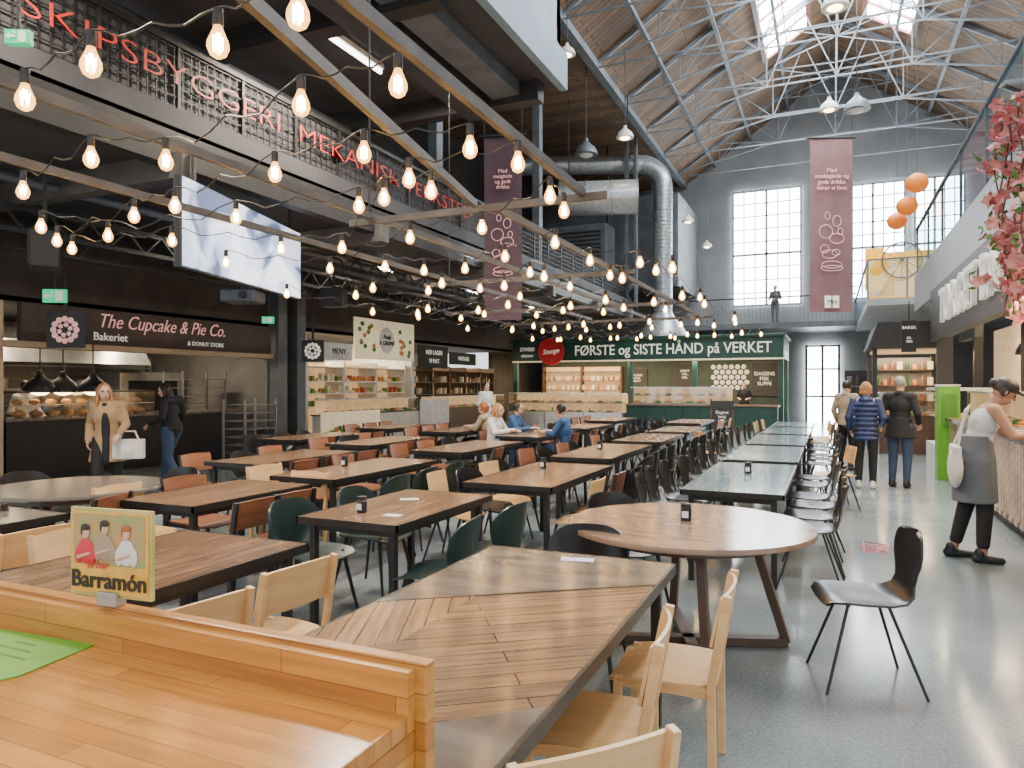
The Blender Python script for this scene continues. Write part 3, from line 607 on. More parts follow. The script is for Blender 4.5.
pl=dome('white bell pendant glowing beside the spiral duct, left','nave pendant lamps','white','lampglow',1,3.2); pl.location=D(625,138,21)
dup(pl,D(829,110,20),label='white glowing bell pendant above the mauve banner'); dup(pl,D(567,55,17),label='white glowing pendant right of the blue grey ceiling edge',scale=.8)
dup(pl,D(688,222,27),label='small glowing pendant beside the vertical duct, lower left',scale=.85); dup(pl,D(707,247,30),label='small glowing pendant lowest near the vertical duct',scale=.8); dup(pl,D(835,8,14),label='white glowing pendant at the top edge above the nave')
pd=dome('grey bell pendant without glow left of the spiral duct','unlit pendant lamps','greysteel','white',1.35,2.2); pd.location=D(586,155,21)
dup(pd,D(857,110,20),label='grey bell pendant right of the glowing pendant above the banner'); 
ln=thing('paper_lantern','orange paper lantern, topmost of the three','lantern',D(917,183,16),0,'orange paper lanterns')
m=MB(); m.lathe([(.06,.21)]+[(.24*math.sin(PI*i/10)+.005*(i%2),.22*math.cos(PI*i/10)) for i in range(1,10)]+[(.06,-.21)],18); m.build('paper_shade','orange',ln,smooth=True); MB().tube([(0,0,.2),(0,0,4)],.006,5).build('cord','greysteel',ln)
dup(ln,D(907,206,16.3),label='orange paper lantern, middle of the three',scale=.95); dup(ln,D(897,221,16.8),label='orange paper lantern, lowest of the three',scale=.9)
tag(MB().box(-.26,.26,0,.04,0,1.35).build('yellow_hanging','yellow'),'yellow hanging sheet left of the orange lanterns','hanging'); bpy.data.objects['yellow_hanging'].location=D(874,290,23)
wh=thing('spoked_wheel','thin spoked wheel mounted below the orange lanterns','wheel',D(902,260,20)); m=MB()
m.tube([(.5*math.cos(a),0,.5*math.sin(a)) for a in [2*PI*i/24 for i in range(25)]],.025,6); m.build('rim','greysteel',wh); m=MB()
for i in range(6): a=PI*i/6; m.bar((-.48*math.cos(a),0,-.48*math.sin(a)),(.48*math.cos(a),0,.48*math.sin(a)),.015)
m.build('spokes','greysteel',wh)
# ---------------------------------------------------------------- right side
trim(MB().box(1.9,6.6,5,19.5,3.3,3.45),'gpanel')
struct('wall_right.001',MB().box(1.85,1.95,5,19.5,3.35,4.2),'gpanel')
gr=thing('glass_railing','glass panel railing on the pale right gallery parapet','railing',(1.9,5,4.2)); MB().box(-.01,.01,0,14.5,.05,1.1).build('glass_panels','glass2',gr); MB().box(-.03,.03,0,14.5,1.1,1.14).build('handrail','greysteel',gr)
for i in range(8): MB().box(-.02,.02,i*2.05,i*2.05+.04,0,1.1).build('post','greysteel',gr)
struct('wall_right.002',MB().box(4.6,4.75,5,26,0,3.25),'glowwall')
s=thing('bar_sign','black fascia with large white capitals above the right bar','sign',(1.70,7,2.4)); MB().box(0,.13,0,8.2,0,.93).build('board','black',s)
text('TORGET BAR',.78,'letterw',s,(-.03,4.15,.46),FNX,wide=1.08,ext=.03,bold=.004)
c=thing('bar_counter','long bar counter with pale hexagon tiled front on the right','counter',(1.75,5.5,0))
MB().box(.06,.7,0,8.2,.1,1.0).build('body','white',c); m=MB()
for i in range(62):
    for j in range(7):
        y=.1+i*.13; z=.17+j*.125+(.062 if i%2 else 0)
        m.prism([(y+.07*math.cos(a),z+.07*math.sin(a)) for a in [PI/3*q for q in range(6)]],.035,.06,lambda x,y,z:(z,x,y))
m.build('hexagon_tiles',mk('hex_tile',(.62,.44,.29),.3,0,(.30,.18,.11),2.2),c); MB().box(0.0,.75,-.05,8.25,1.0,1.06).build('counter_top','tbrown',c,bevel=.005); MB().box(.1,.7,0,8.2,0,.1).build('plinth','steel',c)
trim(MB().box(2.5,2.75,12.0,12.3,0,3.25),'black'); trim(MB().box(1.8,2.05,15.1,15.3,0,3.3),'black')
gc=thing('glass_display','glass display case on the right bar counter','display case',(1.95,10.2,1.06)); MB().box(0,.02,0,2.8,0,.42).build('glass_front','glass',gc); MB().box(0,.45,0,2.8,.42,.45).build('lid','inox',gc); MB().box(0,.45,0,2.8,0,.03).build('base','inox',gc); MB().box(.43,.45,0,2.8,.03,.42).build('back','glowwall',gc)
for i in range(8): cp([meat,tray3,tray2][i%3],(2.17,10.4+i*.33,1.09),'tray of food in the right bar display case','food trays in the bar display case',PI/2)
sh=thing('back_bar','lit back bar shelving behind the right counter','shelf',(4.2,6,0))
for z in (.95,1.45,1.9,2.35): MB().box(0,.4,0,12,z-.04,z).build('shelf_board','tstain',sh)
for y in range(0,13,2): MB().box(0,.4,y-.03,y+.03,0,2.5).build('upright','tstain',sh)
for i in range(48): cp(random.choice([bottle,bottle2,jar]),(4.35,8.15+(i%24)*.38,(1.45,1.9)[i//24]),'glass bottle on the back bar shelves at right','bottles on the right back bar')
area((3.2,8,3.2),(0,0,0),1.5,3,240,(1,.74,.44)); area((3.2,13,3.2),(0,0,0),1.5,4,260,(1,.74,.44)); area((1.6,10,2.38),(0,0,0),.1,6,60,(1,.78,.5))  # unseen warm area lamps added to brighten the bar
cup=tag(MB().lathe([(.03,0),(.04,.1),(.04,.11),(.032,.1),(.0,.02)],12).build('paper_cup','white',smooth=True),'white paper cup on the bar counter by the customer','cup','cups on the bar counter'); cup.location=(2.1,8.6,1.06)
for i in range(1,4): cp(cup,(2.1+.05*i,8.6+i*.16,1.06))
for i in range(7): cp([bottle2,bottle][i%2],(2.3,8.2+i*.11,1.06),'glass bottle standing on the bar counter behind the cups','bottles on the bar counter')
cr=thing('card_terminal','small black card terminal on the bar counter','card terminal',(1.9,7.62,1.06)); MB().box(-.05,.05,-.04,.04,0,.04).build('body','black',cr,bevel=.008); MB().box(-.035,.035,-.03,.03,.04,.043).build('screen','paper',cr)
gu=thing('green_cabinet','bright green display unit at the far end of the bar','cabinet',(1.66,13.85,0)); MB().box(0,.32,0,.4,0,1.58).build('body','gpaper',gu,bevel=.01); MB().box(.04,.28,-.012,0,.9,1.45).build('front_panel','veg',gu); MB().box(-.01,.33,-.01,.41,1.58,1.61).build('top','white',gu)
fr=thing('glass_fridge','tall glass fronted cake case just beyond the green unit','display case',(1.75,14.4,0)); MB().box(0,.8,0,1.9,0,.5).build('body','white',fr); MB().box(0,.02,0,1.9,.5,1.5).build('glass_front','glass',fr); MB().box(0,.8,0,1.9,1.5,1.55).build('top','white',fr); MB().box(.75,.8,0,1.9,.5,1.5).build('back','glowwall',fr); MB().box(.05,.7,0,1.9,1.0,1.02).build('shelf','inox',fr)
for i in range(5):
    for z in (.5,1.02): cp([tray2,meat][i%2],(2.1,14.6+i*.36,z),'tray of cakes in the case by the queue','trays in the case by the queue',PI/2)
kx=thing('market_kiosk','dark canopied kiosk with lit glass counter behind the queue','market stall',(.95,18.6,0))
MB().prism([(-.15,2.45),(1.6,2.45),(1.45,3.05),(.05,3.05)],-.15,2.6,lambda x,y,z:(x,z,y)).build('canopy','steel',kx); MB().box(0,1.5,.2,2.4,2.4,2.44).build('ceiling_panel','glowwall',kx)
for x in (0,1.45):
    for y in (0,2.4): MB().box(x-.05,x+.05,y-.05,y+.05,0,2.45).build('post','black',kx)
MB().box(.1,1.4,.1,.7,0,.9).build('counter','tstain',kx); MB().box(.1,1.4,.1,.12,.9,1.4).build('glass_front','glass',kx); MB().box(.1,1.4,.1,.6,1.4,1.43).build('lid','inox',kx); MB().box(.1,1.4,2.2,2.3,.3,2.3).build('back_panel','kgrey',kx)
for z in (1.2,1.6,2.0): MB().box(.1,1.4,2.0,2.2,z-.03,z).build('shelf_board','tstain',kx)
for i in range(24): cp([bottle,jar,bottle2,carton][i%4],(1.12+(i%8)*.17,20.7,(1.2,1.6,2.0)[i//8]),'small packed item on the kiosk shelves','items in the kiosk')
for i in range(4): cp([meat,tray2,tray3][i%3],(1.2+i*.3,19.0,.9),'food tray in the canopied kiosk counter','food trays in the kiosk')
area((1.7,19.8,2.38),(0,0,0),1.2,1.8,110,(1,.74,.44))
s=thing('stall_fascia','grey awning sign with white letters beyond the right bar','sign',(2.6,16.5,2.55)); MB().box(0,.15,0,1.9,0,.7).build('board','greysteel',s); text('MORSO',.42,'letterw',s,(-.03,.9,.35),FNX,wide=1.0)
for y in (16.6,22): trim(MB().box(2.6,2.75,y-.08,y+.08,0,2.55),'black')
s=thing('vertical_sign','narrow dark sign with white letters hanging by the queue','sign',D(909,352,14),.1); MB().box(-.13,.13,0,.04,0,.62).build('board','black',s); text('BARSK',.085,'letterw',s,(0,-.01,.48),FY); text('ØL\nVIN',.07,'letterw',s,(0,-.01,.24),FY); MB().box(-.01,.01,.0,.02,.62,1.0).build('hanger','steel',s)
area((4,21,3.1),(0,0,0),1.5,3,160,(1,.78,.5))
dr=thing('drinks_fridge','tall drinks fridge at the end of the aisle','fridge',(.45,27.2,0)); MB().box(0,1.3,0,.7,0,2.1).build('body','black',dr); MB().box(.08,1.22,-.02,0,.2,1.9).build('glass_door','glass',dr)
for z in (.5,.85,1.2,1.55): MB().box(.08,1.22,-.018,-.01,z,z+.02).build('shelf','inox',dr)
random.seed(21)
b=thing('blossom_garland','hanging garland of muted pink blossoms over the bar at the right edge','garland',(1.52,7.45,2.0)); m=MB(); br=MB(); lf_=MB()
def petal(mm,cc,n_,a,l,w_):
    u=n_.orthogonal().normalized(); v0=n_.cross(u); u,v_=u*math.cos(a)+v0*math.sin(a),v0*math.cos(a)-u*math.sin(a); u=u+n_*.3
    mm.poly([cc,cc+u*l*.55+v_*w_,cc+u*l,cc+u*l*.55-v_*w_],[(0,1,2,3)])
for s_ in range(7):
    x,y=random.uniform(-.12,.12),random.uniform(-.3,.3); pts=[]; n0=random.choice([7,8,9])
    for i in range(n0): pts.append((x+.05*math.sin(i+s_),y+.08*math.sin(i*.8+s_*2),2.0-i*.22))
    br.tube(pts,.007,5)
    for p in pts:
        for q in range(random.choice([2,4,6])):
            cc=V(p)+V((random.gauss(0,.06),random.gauss(0,.10),random.gauss(0,.08))); n_=V((random.uniform(-1,1),random.uniform(-1,1),random.uniform(-1,1))).normalized(); a0=random.random()
            br.tube([p,cc],.003,4)
            for t in range(5): petal(m,cc,n_,2*PI*t/5+a0,.07,.028)
            if random.random()<.35:
                for t in range(2): petal(lf_,cc+V((random.gauss(0,.05),random.gauss(0,.05),random.gauss(0,.05))),n_,random.random()*6,.09,.02)
m.build('blossoms','pink',b,rec=False); lf_.build('leaves','veg',b,rec=False); br.build('branches','branch',b)
# ---------------------------------------------------------------- pergola and string lights
def beam(a,b,lab,wd=.035,h=.055): tag(MB().bar(a,b,wd,h).build('overhead_beam','beamst'),lab,'beam','steel beams carrying the string lights')
beam((-1.58,-.5,3.03),(-1.68,5.05,3.03),'dark steel beam nearest the aisle carrying string lights',.04,.06)
beam((-1.75,.9,3.03),(-2.56,5.0,3.03),'dark steel beam running diagonally to the front cross beam',.04,.06)
for i,X in enumerate((-3.6,-4.8)): beam((X,-.5,3.05),(X,15,3.05),'long steel beam, %s from the aisle, under the dark ceiling'%ORD[i+2])
for i,(Y,X) in enumerate(((5.05,-3.8),(8.6,-5.2),(12.2,-6.9),(15,-6.9))): beam((X,Y,3.0),(-1.5 if i==0 else -2.2,Y,3.0),'steel cross beam, %s from the camera, carrying string lights'%ORD[i])
beam((-2.4,5.05,3.0),(-2.4,15,3.0),'thin steel beam along the middle table row')
for i,(x,y,zz) in enumerate(((-3.6,5.05,6.2),(-4.8,8.6,6.2),(-4.8,2.0,6.2),(-3.6,1.0,6.2))):
    tag(MB().tube([(x,y,3.05),(x,y,zz)],.008,6).build('suspension_cable','black'),'thin suspension cable holding the steel beams, %s of four'%ORD[i],'cable')
bl=thing('string_bulb','x','light bulb',(0,0,0),0,'string light bulbs')
MB().lathe([(.018,.115),(.02,.06),(.016,.055),(0,.055)],10).build('socket','black',bl,smooth=True)
MB().lathe([(.014,.06),(.017,.045),(.036,.0),(.038,-.02),(.028,-.045),(.012,-.056),(0,-.058)],14).build('glass_bulb','bulb',bl,smooth=True)
m=MB()
for a in range(4): an=PI/2*a+.3; m.tube([(.006*math.cos(an),.006*math.sin(an),.03),(.016*math.cos(an),.016*math.sin(an),-.032),(.016*math.cos(an+.8),.016*math.sin(an+.8),.02)],.0028,4)
m.build('filament','fil',bl)
ST=[('topmost string',[(25,97),(91,62),(218,42),(298,12)]),
('second string from the top',[(23,190),(91,157),(166,160),(301,103),(398,83)]),
('third string from the top',[(57,240),(134,215),(175,205),(275,172),(364,152),(470,147)]),
('fourth string, above the screen',[(41,226),(108,235),(236,217),(359,205),(409,178),(518,162)]),
('fifth string, across the screen',[(72,248),(172,240),(281,248),(342,247),(384,197),(431,190)]),
('sixth string, below the long beams',[(226,262),(330,268),(410,237),(482,227),(550,195),(564,210)]),
('seventh string, before the dark banner',[(385,266),(424,270),(465,268),(505,256),(555,242)]),
('eighth string, right of the dark banner',[(480,288),(530,272),(590,260),(640,262)]),
('ninth string, nearest the spiral duct',[(520,296),(570,286),(610,275),(656,270),(700,297)])]
first=True
def cable(pts,lab,grp='string light cables'):
    P=[]
    for a,b in zip(pts[:-1],pts[1:]):
        for i in range(8):
            t=i/8; p=a.lerp(b,t); P.append(p+V((0,0,-.16*math.sin(PI*t)*(.6-.4*math.cos(4*PI*t))*min(1,(b-a).length/1.5))))
    P.append(pts[-1]); tag(MB().tube(P,.0045,5).build('light_cable','black'),lab,'cable',grp)
for nm,L_ in ST:
    pts=[]
    for i,(px,py) in enumerate(L_):
        p=W(px,py,2.8); pts.append(p+V((0,0,.12)))
        lab='glowing filament bulb, %s from left on the %s'%(ORD[i],nm)
        if first: bl.location=p; bl['label']=lab; first=False
        else: dup(bl,p,label=lab)
    cable(pts,'black cable of the %s of bulbs'%nm)
for i in range(9):
    x0=-6.6+i*.62; pts=[]
    for j in range(7):
        p=V((x0+.15*math.sin(j*2+i),7.4+j*1.75+.5*(i%2),2.78+.04*math.cos(j*3.1))); pts.append(p+V((0,0,.12)))
        dup(bl,p,label='small glowing bulb in the distant strings above the far tables',group='distant string bulbs',scale=1.1)
    cable(pts,'thin black cable among the distant strings of bulbs','distant string cables')
# ---------------------------------------------------------------- tables
TB={}
def rect_table(key,x0,x1,y0,y1,desc,topmat='tbrown',z=.75,legm='steel',cat='table'):
    cx,cy=(x0+x1)/2,(y0+y1)/2; w2,h2=(x1-x0)/2,(y1-y0)/2
    t=thing('dining_table',desc,cat,(cx,cy,0),0,'dining tables')
    MB().box(-w2+.012,w2-.012,-h2+.012,h2-.012,z-.035,z).build('tabletop',topmat,t)
    m=MB(); m.box(-w2,-w2+.012,-h2,h2,z-.045,z+.001); m.box(w2-.012,w2,-h2,h2,z-.045,z+.001); m.box(-w2,w2,-h2,-h2+.012,z-.045,z+.001); m.box(-w2,w2,h2-.012,h2,z-.045,z+.001)
    m.build('edge_band','rim',t)
    m=MB(); a=.07; m.box(-w2+a,w2-a,-h2+a,-h2+a+.03,z-.09,z-.035); m.box(-w2+a,w2-a,h2-a-.03,h2-a,z-.09,z-.035); m.box(-w2+a,-w2+a+.03,-h2+a,h2-a,z-.09,z-.035); m.box(w2-a-.03,w2-a,-h2+a,h2-a,z-.09,z-.035); m.build('apron',legm,t)
    for sx in (-1,1):
        for sy in (-1,1): MB().box(sx*(w2-.08)-.022,sx*(w2-.08)+.022,sy*(h2-.08)-.022,sy*(h2-.08)+.022,0,z-.036).build('leg',legm,t,bevel=.003)
    TB[key]=(x0,x1,y0,y1); return t
t=rect_table('T1',-1.635,-.665,1.25,3.4,'large patchwork plank table in front of the oak counter','tdark')
m=MB(); f=lambda X,Y:(X+1.15,Y-2.325)
m.prism([f(-1.62,1.265),f(-.68,1.265),f(-.68,3.0),f(-1.62,2.32)],.7495,.7512); m.build('diagonal_inlay','tbrownd',t)
m=MB(); m.prism([f(-1.62,1.6),f(-1.30,2.0),f(-1.30,2.553),f(-1.62,2.322)],.7513,.7525); m.build('corner_inlay','tbrownx',t)
m=MB(); m.prism([f(-1.22,1.265),f(-.68,1.265),f(-.68,1.75)],.7513,.7525); m.build('near_corner_inlay','tdark',t)
m=MB(); m.bar((*f(-1.62,2.32),.752),(*f(-.68,3.0),.752),.012,.004); m.build('inlay_strip','rim',t)
rect_table('T5',-3.45,-2.55,1.3,3.03,'dark edged plank table left of the patchwork table, behind the small picture sign')
rect_table('T7',-5.55,-4.6,1.5,3.1,'dark plank table at the left edge of the photo','tdark')
rect_table('T3',-3.15,-2.38,3.62,4.95,'brown plank table between two rows of dark green chairs')
rect_table('T4',-4.85,-4.05,3.6,4.85,'brown plank table left of the dark green chairs')
rect_table('T9',-2.95,-2.1,5.5,7.3,'brown plank table in the middle with a condiment jar')
rect_table('T10',-3.05,-2.3,7.9,10.0,'brown plank table, third back in the middle row')
rect_table('T11',-3.05,-2.3,10.5,12.4,'brown plank table, fourth back in the middle row')
rect_table('T12',-3.05,-2.3,12.9,14.8,'brown plank table, fifth back in the middle row')
rect_table('T13',-4.8,-4.05,5.15,7.0,'brown plank table, second in the row left of the middle')
rect_table('T15',-5.0,-4.2,7.9,9.8,'brown plank table, third in the row left of the middle')
rect_table('T17',-5.1,-4.3,10.7,12.6,'brown plank table where the seated guests talk')
rect_table('T18',-5.1,-4.3,13.2,15.0,'brown plank table behind the seated guests')
rect_table('T14',-6.35,-5.55,5.8,7.5,'brown plank table near the walking visitors')
rect_table('T16',-6.7,-5.9,8.3,10.1,'brown plank table, second before the left shops')
rect_table('T19',-6.9,-6.1,11.2,13.0,'brown plank table, third before the left shops')
rect_table('T30',-8.3,-7.5,8.6,10.4,'brown plank table closest to the bakery counter')
rect_table('T31',-8.6,-7.8,11.6,13.4,'brown plank table in front of the white lit shop')
rect_table('T32',-3.4,-2.6,16.0,18.0,'small far brown table before the green stall')
rect_table('T33',-5.4,-4.6,16.3,18.2,'far brown table before the glass display cases')
for i,(k_,a,b_) in enumerate((('T20',5.85,8.1),('T21',8.4,10.5),('T22',10.8,12.9),('T23',13.2,15.3),('T24',15.6,17.6))):
    rect_table(k_,-1.12,-.32,a,b_,'blue grey plank table, %s from the camera beside the open aisle'%ORD[i],'tgrey')
def round_table(lab,c,r,key,topm='tround',legm='tstain'):
    t=thing('round_table',lab,'table',c,0,'round tables'); MB().lathe([(r-.02,.715),(r,.722),(r,.745),(r-.004,.75)],56).build('tabletop',topm,t,smooth=True)
    MB().lathe([(r*.75,.66),(r*.75,.715)],40).build('apron',legm,t)
    m=MB()
    for a in (.35,.35+PI/2,.35+PI,.35+1.5*PI):
        u=V((math.cos(a),math.sin(a),0)); s=MB(); s.bar(u*r*.52+V((0,0,.69)),u*r*.80+V((0,0,.03)),.05,.07); s.build('leg',legm,t,bevel=.004)
    m.bar((math.cos(.35)*r*.8,math.sin(.35)*r*.8,.03),(-math.cos(.35)*r*.8,-math.sin(.35)*r*.8,.03),.07,.05); a=.35+PI/2; m.bar((math.cos(a)*r*.8,math.sin(a)*r*.8,.03),(-math.cos(a)*r*.8,-math.sin(a)*r*.8,.03),.07,.05)
    m.build('foot_rail',legm,t); return t
round_table('large round walnut table beside the single black chair',(-.80,4.45,0),.74,'R1'); round_table('dark round table near the tan coated woman',(-5.8,3.97,0),.68,'R2','tdark')
# ---------------------------------------------------------------- chairs
PR={}
def legs(t,pts,mat,r0=.013,r1=.009):
    for a,b in pts: MB().tube([a,b],[r0,r1],8).build('leg',mat,t,smooth=True)
def seat_sheet(mat,t,w=.43,dp=.42,z=.445,dish=.02,name='seat',rnd=.06):
    rows=[]
    for j in range(9):
        v=-1+j/4; hw=w/2*(1-.10*max(0,-v)**2)*(1-.18*max(0,abs(v)-.75)/.25); rows.append([(hw*(u/4),dp/2*v,z-dish*(1-(u/4)**2)*.7-.03*max(0,v)**3+.0) for u in range(-4,5)])
    return MB().sheet(rows,.012).build(name,mat,t,smooth=True)
def birch(kind,backm,seatm,legm):
    t=thing('wooden_chair','x','chair')
    seat_sheet(seatm,t)
    rows=[[ (.215*(u/4),-.235+.035*(1-(u/4)**2)*-1+.035+.0-.04*(j/5),.60+.20*j/5-.012*(u/4)**2*(1 if j==5 else 0)) for u in range(-4,5)] for j in range(6)]
    MB().sheet(rows,.012).build('backrest',backm,t,smooth=True)
    for sx in (-1,1):
        m=MB(); m.bar((sx*.205,-.20,.0),(sx*.205,-.195,.45),.026,.034); m.bar((sx*.205,-.195,.44),(sx*.205,-.255,.80),.024,.034); m.build('leg',legm,t,bevel=.003)
        m=MB(); m.bar((sx*.195,.19,0),(sx*.195,.165,.435),.026,.034); m.build('leg',legm,t,bevel=.003)
        MB().bar((sx*.2,-.2,.415),(sx*.197,.17,.415),.02,.035).build('side_rail',legm,t)
    PR[kind]=[t,0]
birch('birch','birch','birchs','birch'); birch('brown','brownply','brownply','black')
def plyblack():
    t=thing('wooden_chair','x','chair'); seat_sheet('birchs',t)
    rows=[[ (.19*(u/4),-.20-.04*(j/5)+.03*(u/4)**2,.58+.22*j/5) for u in range(-4,5)] for j in range(6)]
    MB().sheet(rows,.012).build('backrest','birch',t,smooth=True)
    for sx in (-1,1): legs(t,[((sx*.13,.12,.43),(sx*.21,.21,0)),((sx*.13,-.12,.43),(sx*.21,-.24,0))],'black'); 
    for sx in (-1,1): MB().tube([(sx*.13,.1,.425),(sx*.13,-.19,.43),(sx*.13,-.22,.6)],.01,6).build('back_support','black',t)
    PR['ply']=[t,0]
plyblack()
def gshell(kind,mat):
    t=thing('shell_chair','x','chair'); seat_sheet(mat,t,.46,.44,.455,.03)
    rows=[]
    for j in range(8):
        f=j/7; hw=.14+.10*math.sin(min(1,f*1.5)*PI/2); rows.append([(hw*math.sin(u/6*1.15)/math.sin(1.15),-.24-.03*f+.17*(1-math.cos(u/6*1.15)),.46+.33*f-.10*(abs(u)/6)**3*f) for u in range(-6,7)])
    MB().sheet(rows,.014).build('backrest',mat,t,smooth=True)
    for sx in (-1,1): legs(t,[((sx*.15,.14,.44),(sx*.22,.22,0)),((sx*.15,-.15,.44),(sx*.22,-.25,0))],'black',.016,.010)
    PR[kind]=[t,0]
gshell('green','green'); gshell('black','blk')
def slim():
    t=thing('shell_chair','x','chair'); rows=[]
    prof=[(.22,.425,.17),(.20,.445,.20),(.14,.452,.222),(.04,.448,.228),(-.08,.445,.22),(-.16,.455,.20),(-.205,.485,.165),(-.225,.54,.135),(-.238,.60,.15),(-.25,.66,.185),(-.262,.72,.195),(-.275,.78,.18),(-.282,.815,.15),(-.285,.83,.10)]
    for i,(y,z,hw) in enumerate(prof):
        b=max(0,(i-6)/7); rows.append([(hw*(u/5),y+.05*(u/5)**2*b,z+.018*(u/5)**2*(1-b)) for u in range(-5,6)])
    MB().sheet(rows,.011).build('shell','blk',t,smooth=True)
    for sx in (-1,1): legs(t,[((sx*.10,.10,.437),(sx*.215,.235,0)),((sx*.10,-.10,.437),(sx*.215,-.25,0))],'blk',.009,.008)
    m=MB()
    for y in (.1,-.1): m.bar((-.11,y,.435),(.11,y,.435),.015)
    m.build('under_frame','blk',t); PR['slim']=[t,0]
slim()
KD={'birch':'light birch wooden','brown':'dark brown wooden','ply':'black legged plywood','green':'dark green shell','black':'black rounded shell','slim':'slim black shell'}
def chair(kind,x,y,rz,lab):
    p=PR[kind]; lab='%s chair %s'%(KD[kind],lab)
    if p[1]==0:
        if p[0].name not in KIDS: KIDS[p[0].name]=[(c,list(c.children)) for c in p[0].children]
        p[0].location=(x,y,0); p[0].rotation_euler=(0,0,rz); p[0]['label']=lab; p[0]['group']='chairs around the tables'; p[1]=1; return p[0]
    return dup(p[0],(x,y,0),rz,lab,'chairs around the tables')
SH={'T1':'patchwork front table','T5':'dark edged table behind the picture sign','T7':'leftmost dark table','T3':'table among dark green chairs','T4':'table left of the green chairs','T9':'middle table with condiment jar','T10':'third table of the middle row','T11':'fourth table of the middle row','T12':'fifth table of the middle row','T13':'second table left of the middle','T15':'third table left of the middle','T17':'table of the seated guests','T18':'table behind the seated guests','T14':'table near the walking visitors','T16':'second table before left shops','T19':'third table before left shops','T30':'table closest to the bakery','T31':'table before the white lit shop','T32':'far table before the green stall','T33':'far table before display cases','T20':'first blue grey table','T21':'second blue grey table','T22':'third blue grey table','T23':'fourth blue grey table','T24':'fifth blue grey table'}
NR=['nearest','second nearest','third nearest','fourth nearest']
random.seed(9)
def side(key,sd,kinds,off=.13,skip=()):
    x0,x1,y0,y1=TB[key]; n=len(kinds)
    for i,k_ in enumerate(kinds):
        if k_ is None: continue
        y=y0+(y1-y0)*(i+.5)/n+random.uniform(-.03,.03); o=off+random.uniform(-.04,.08); j=random.uniform(-.1,.1)
        if sd=='r': chair(k_,x1+o,y,PI/2+j,'%s on right side of %s'%(NR[i],SH[key]))
        else: chair(k_,x0-o,y,-PI/2+j,'%s on left side of %s'%(NR[i],SH[key]))
chair('birch',-.76,2.36,PI/2+.12,'middle one right of the patchwork front table')
chair('birch',-.62,2.98,PI/2+.05,'farthest one right of the patchwork front table')
chair('birch',-.66,1.68,.85,'nearest one cut by the bottom edge of the photo')
chair('slim',.16,4.28,PI/2+.25,'standing alone on the open floor at right')
chair('birch',-2.42,2.55,PI/2-.1,'right of the table behind the picture sign, farther')
chair('birch',-2.38,1.98,PI/2-.15,'right of the table behind the picture sign, nearer')
chair('birch',-4.3,2.55,PI/2,'right of the leftmost dark table, farther'); chair('birch',-4.2,1.95,PI/2,'right of the leftmost dark table, nearer')
chair('birch',-3.62,2.6,-PI/2,'left of the table behind the picture sign')
chair('black',-1.25,3.72,PI+.1,'just beyond the patchwork front table'); chair('black',-1.35,5.05,-2.2,'left behind the large round table'); 
chair('black',-5.8,4.85,PI,'behind the dark round table'); chair('brown',-5.0,3.45,1.9,'right of the dark round table'); chair('black',-6.7,4.2,-PI/2,'left of the dark round table')
chair('brown',-5.35,3.15,.3,'in front of the dark round table')
chair('green',-2.24,3.86,PI/2+.15,'nearest on right side of table among dark green chairs'); chair('green',-2.2,4.5,PI/2-.05,'second nearest on right side of table among dark green chairs'); side('T3','l',['green','green'],.14)
side('T4','r',['brown','brown',None],.15); side('T4','l',['birch','brown'],.12)
chair('birch',-4.4,5.0,PI,'at the far end of the table left of the green chairs')
side('T13','r',['green','green','green'],.2); side('T13','l',['birch','brown','brown'])
side('T9','r',['ply','brown','black']); side('T9','l',['ply','black','ply','black'])
side('T10','r',['black']*4); side('T10','l',['brown','black','brown','black'])
side('T11','r',['black']*3); side('T11','l',['brown','black','black']); side('T12','r',['black']*3); side('T12','l',['black']*3)
side('T15','r',['brown','black','black']); side('T15','l',['brown','brown','black'])
chair('brown',-4.12,11.28,PI/2,'under the blue shirted guest at table of the seated guests'); chair('brown',-4.1,12.3,PI/2,'empty far right of table of the seated guests')
chair('brown',-5.32,11.22,-PI/2,'under the white top guest at table of the seated guests'); chair('brown',-5.32,12.03,-PI/2,'under the blue knit guest at table of the seated guests')
side('T18','r',['black','brown','black']); side('T18','l',['brown','black','brown'])
side('T14','r',['brown','brown','brown']); side('T14','l',['brown','black','brown'])
side('T16','r',['brown','brown','black']); side('T16','l',['brown','black','brown']); side('T19','r',['black','brown','black']); side('T19','l',['brown']*3)
side('T30','r',['brown','black','brown']); side('T30','l',['black']*3); side('T31','r',['brown']*3); side('T31','l',['brown']*3)
side('T32','r',['ply']*3); side('T32','l',['black']*3); side('T33','r',['black']*3); side('T33','l',['brown']*3)
side('T20','r',['slim','slim','slim','slim'],.14); side('T20','l',['slim','slim','slim','slim'],.14)
side('T21','r',['slim','slim',None],.16); side('T21','l',['slim']*3,.16)
for k_ in ('T22','T23'): side(k_,'r',['slim']*3,.16); side(k_,'l',['slim']*3,.16)
side('T24','r',['ply']*3); side('T24','l',['ply']*3)
chair('ply',.06,10.2,PI/2+.3,'standing in the aisle beside the blue grey tables'); chair('ply',-1.9,12.6,-.9,'between the middle row and the blue grey tables')
def condiment(x,y,lab):
    t=thing('condiment_jar',lab,'jar',(x,y,.752)); MB().lathe([(.03,0),(.035,.005),(.035,.075),(.03,.08)],14).build('glass_jar','blk',t,smooth=True); MB().lathe([(.032,.08),(.032,.105),(0,.108)],14).build('lid','black',t,smooth=True); MB().box(-.02,.02,-.0365,-.034,.02,.06).build('jar_label','paper',t); return t
p=W(686,520,.752); condiment(p.x,p.y,'small jar with black lid on the large round table'); 
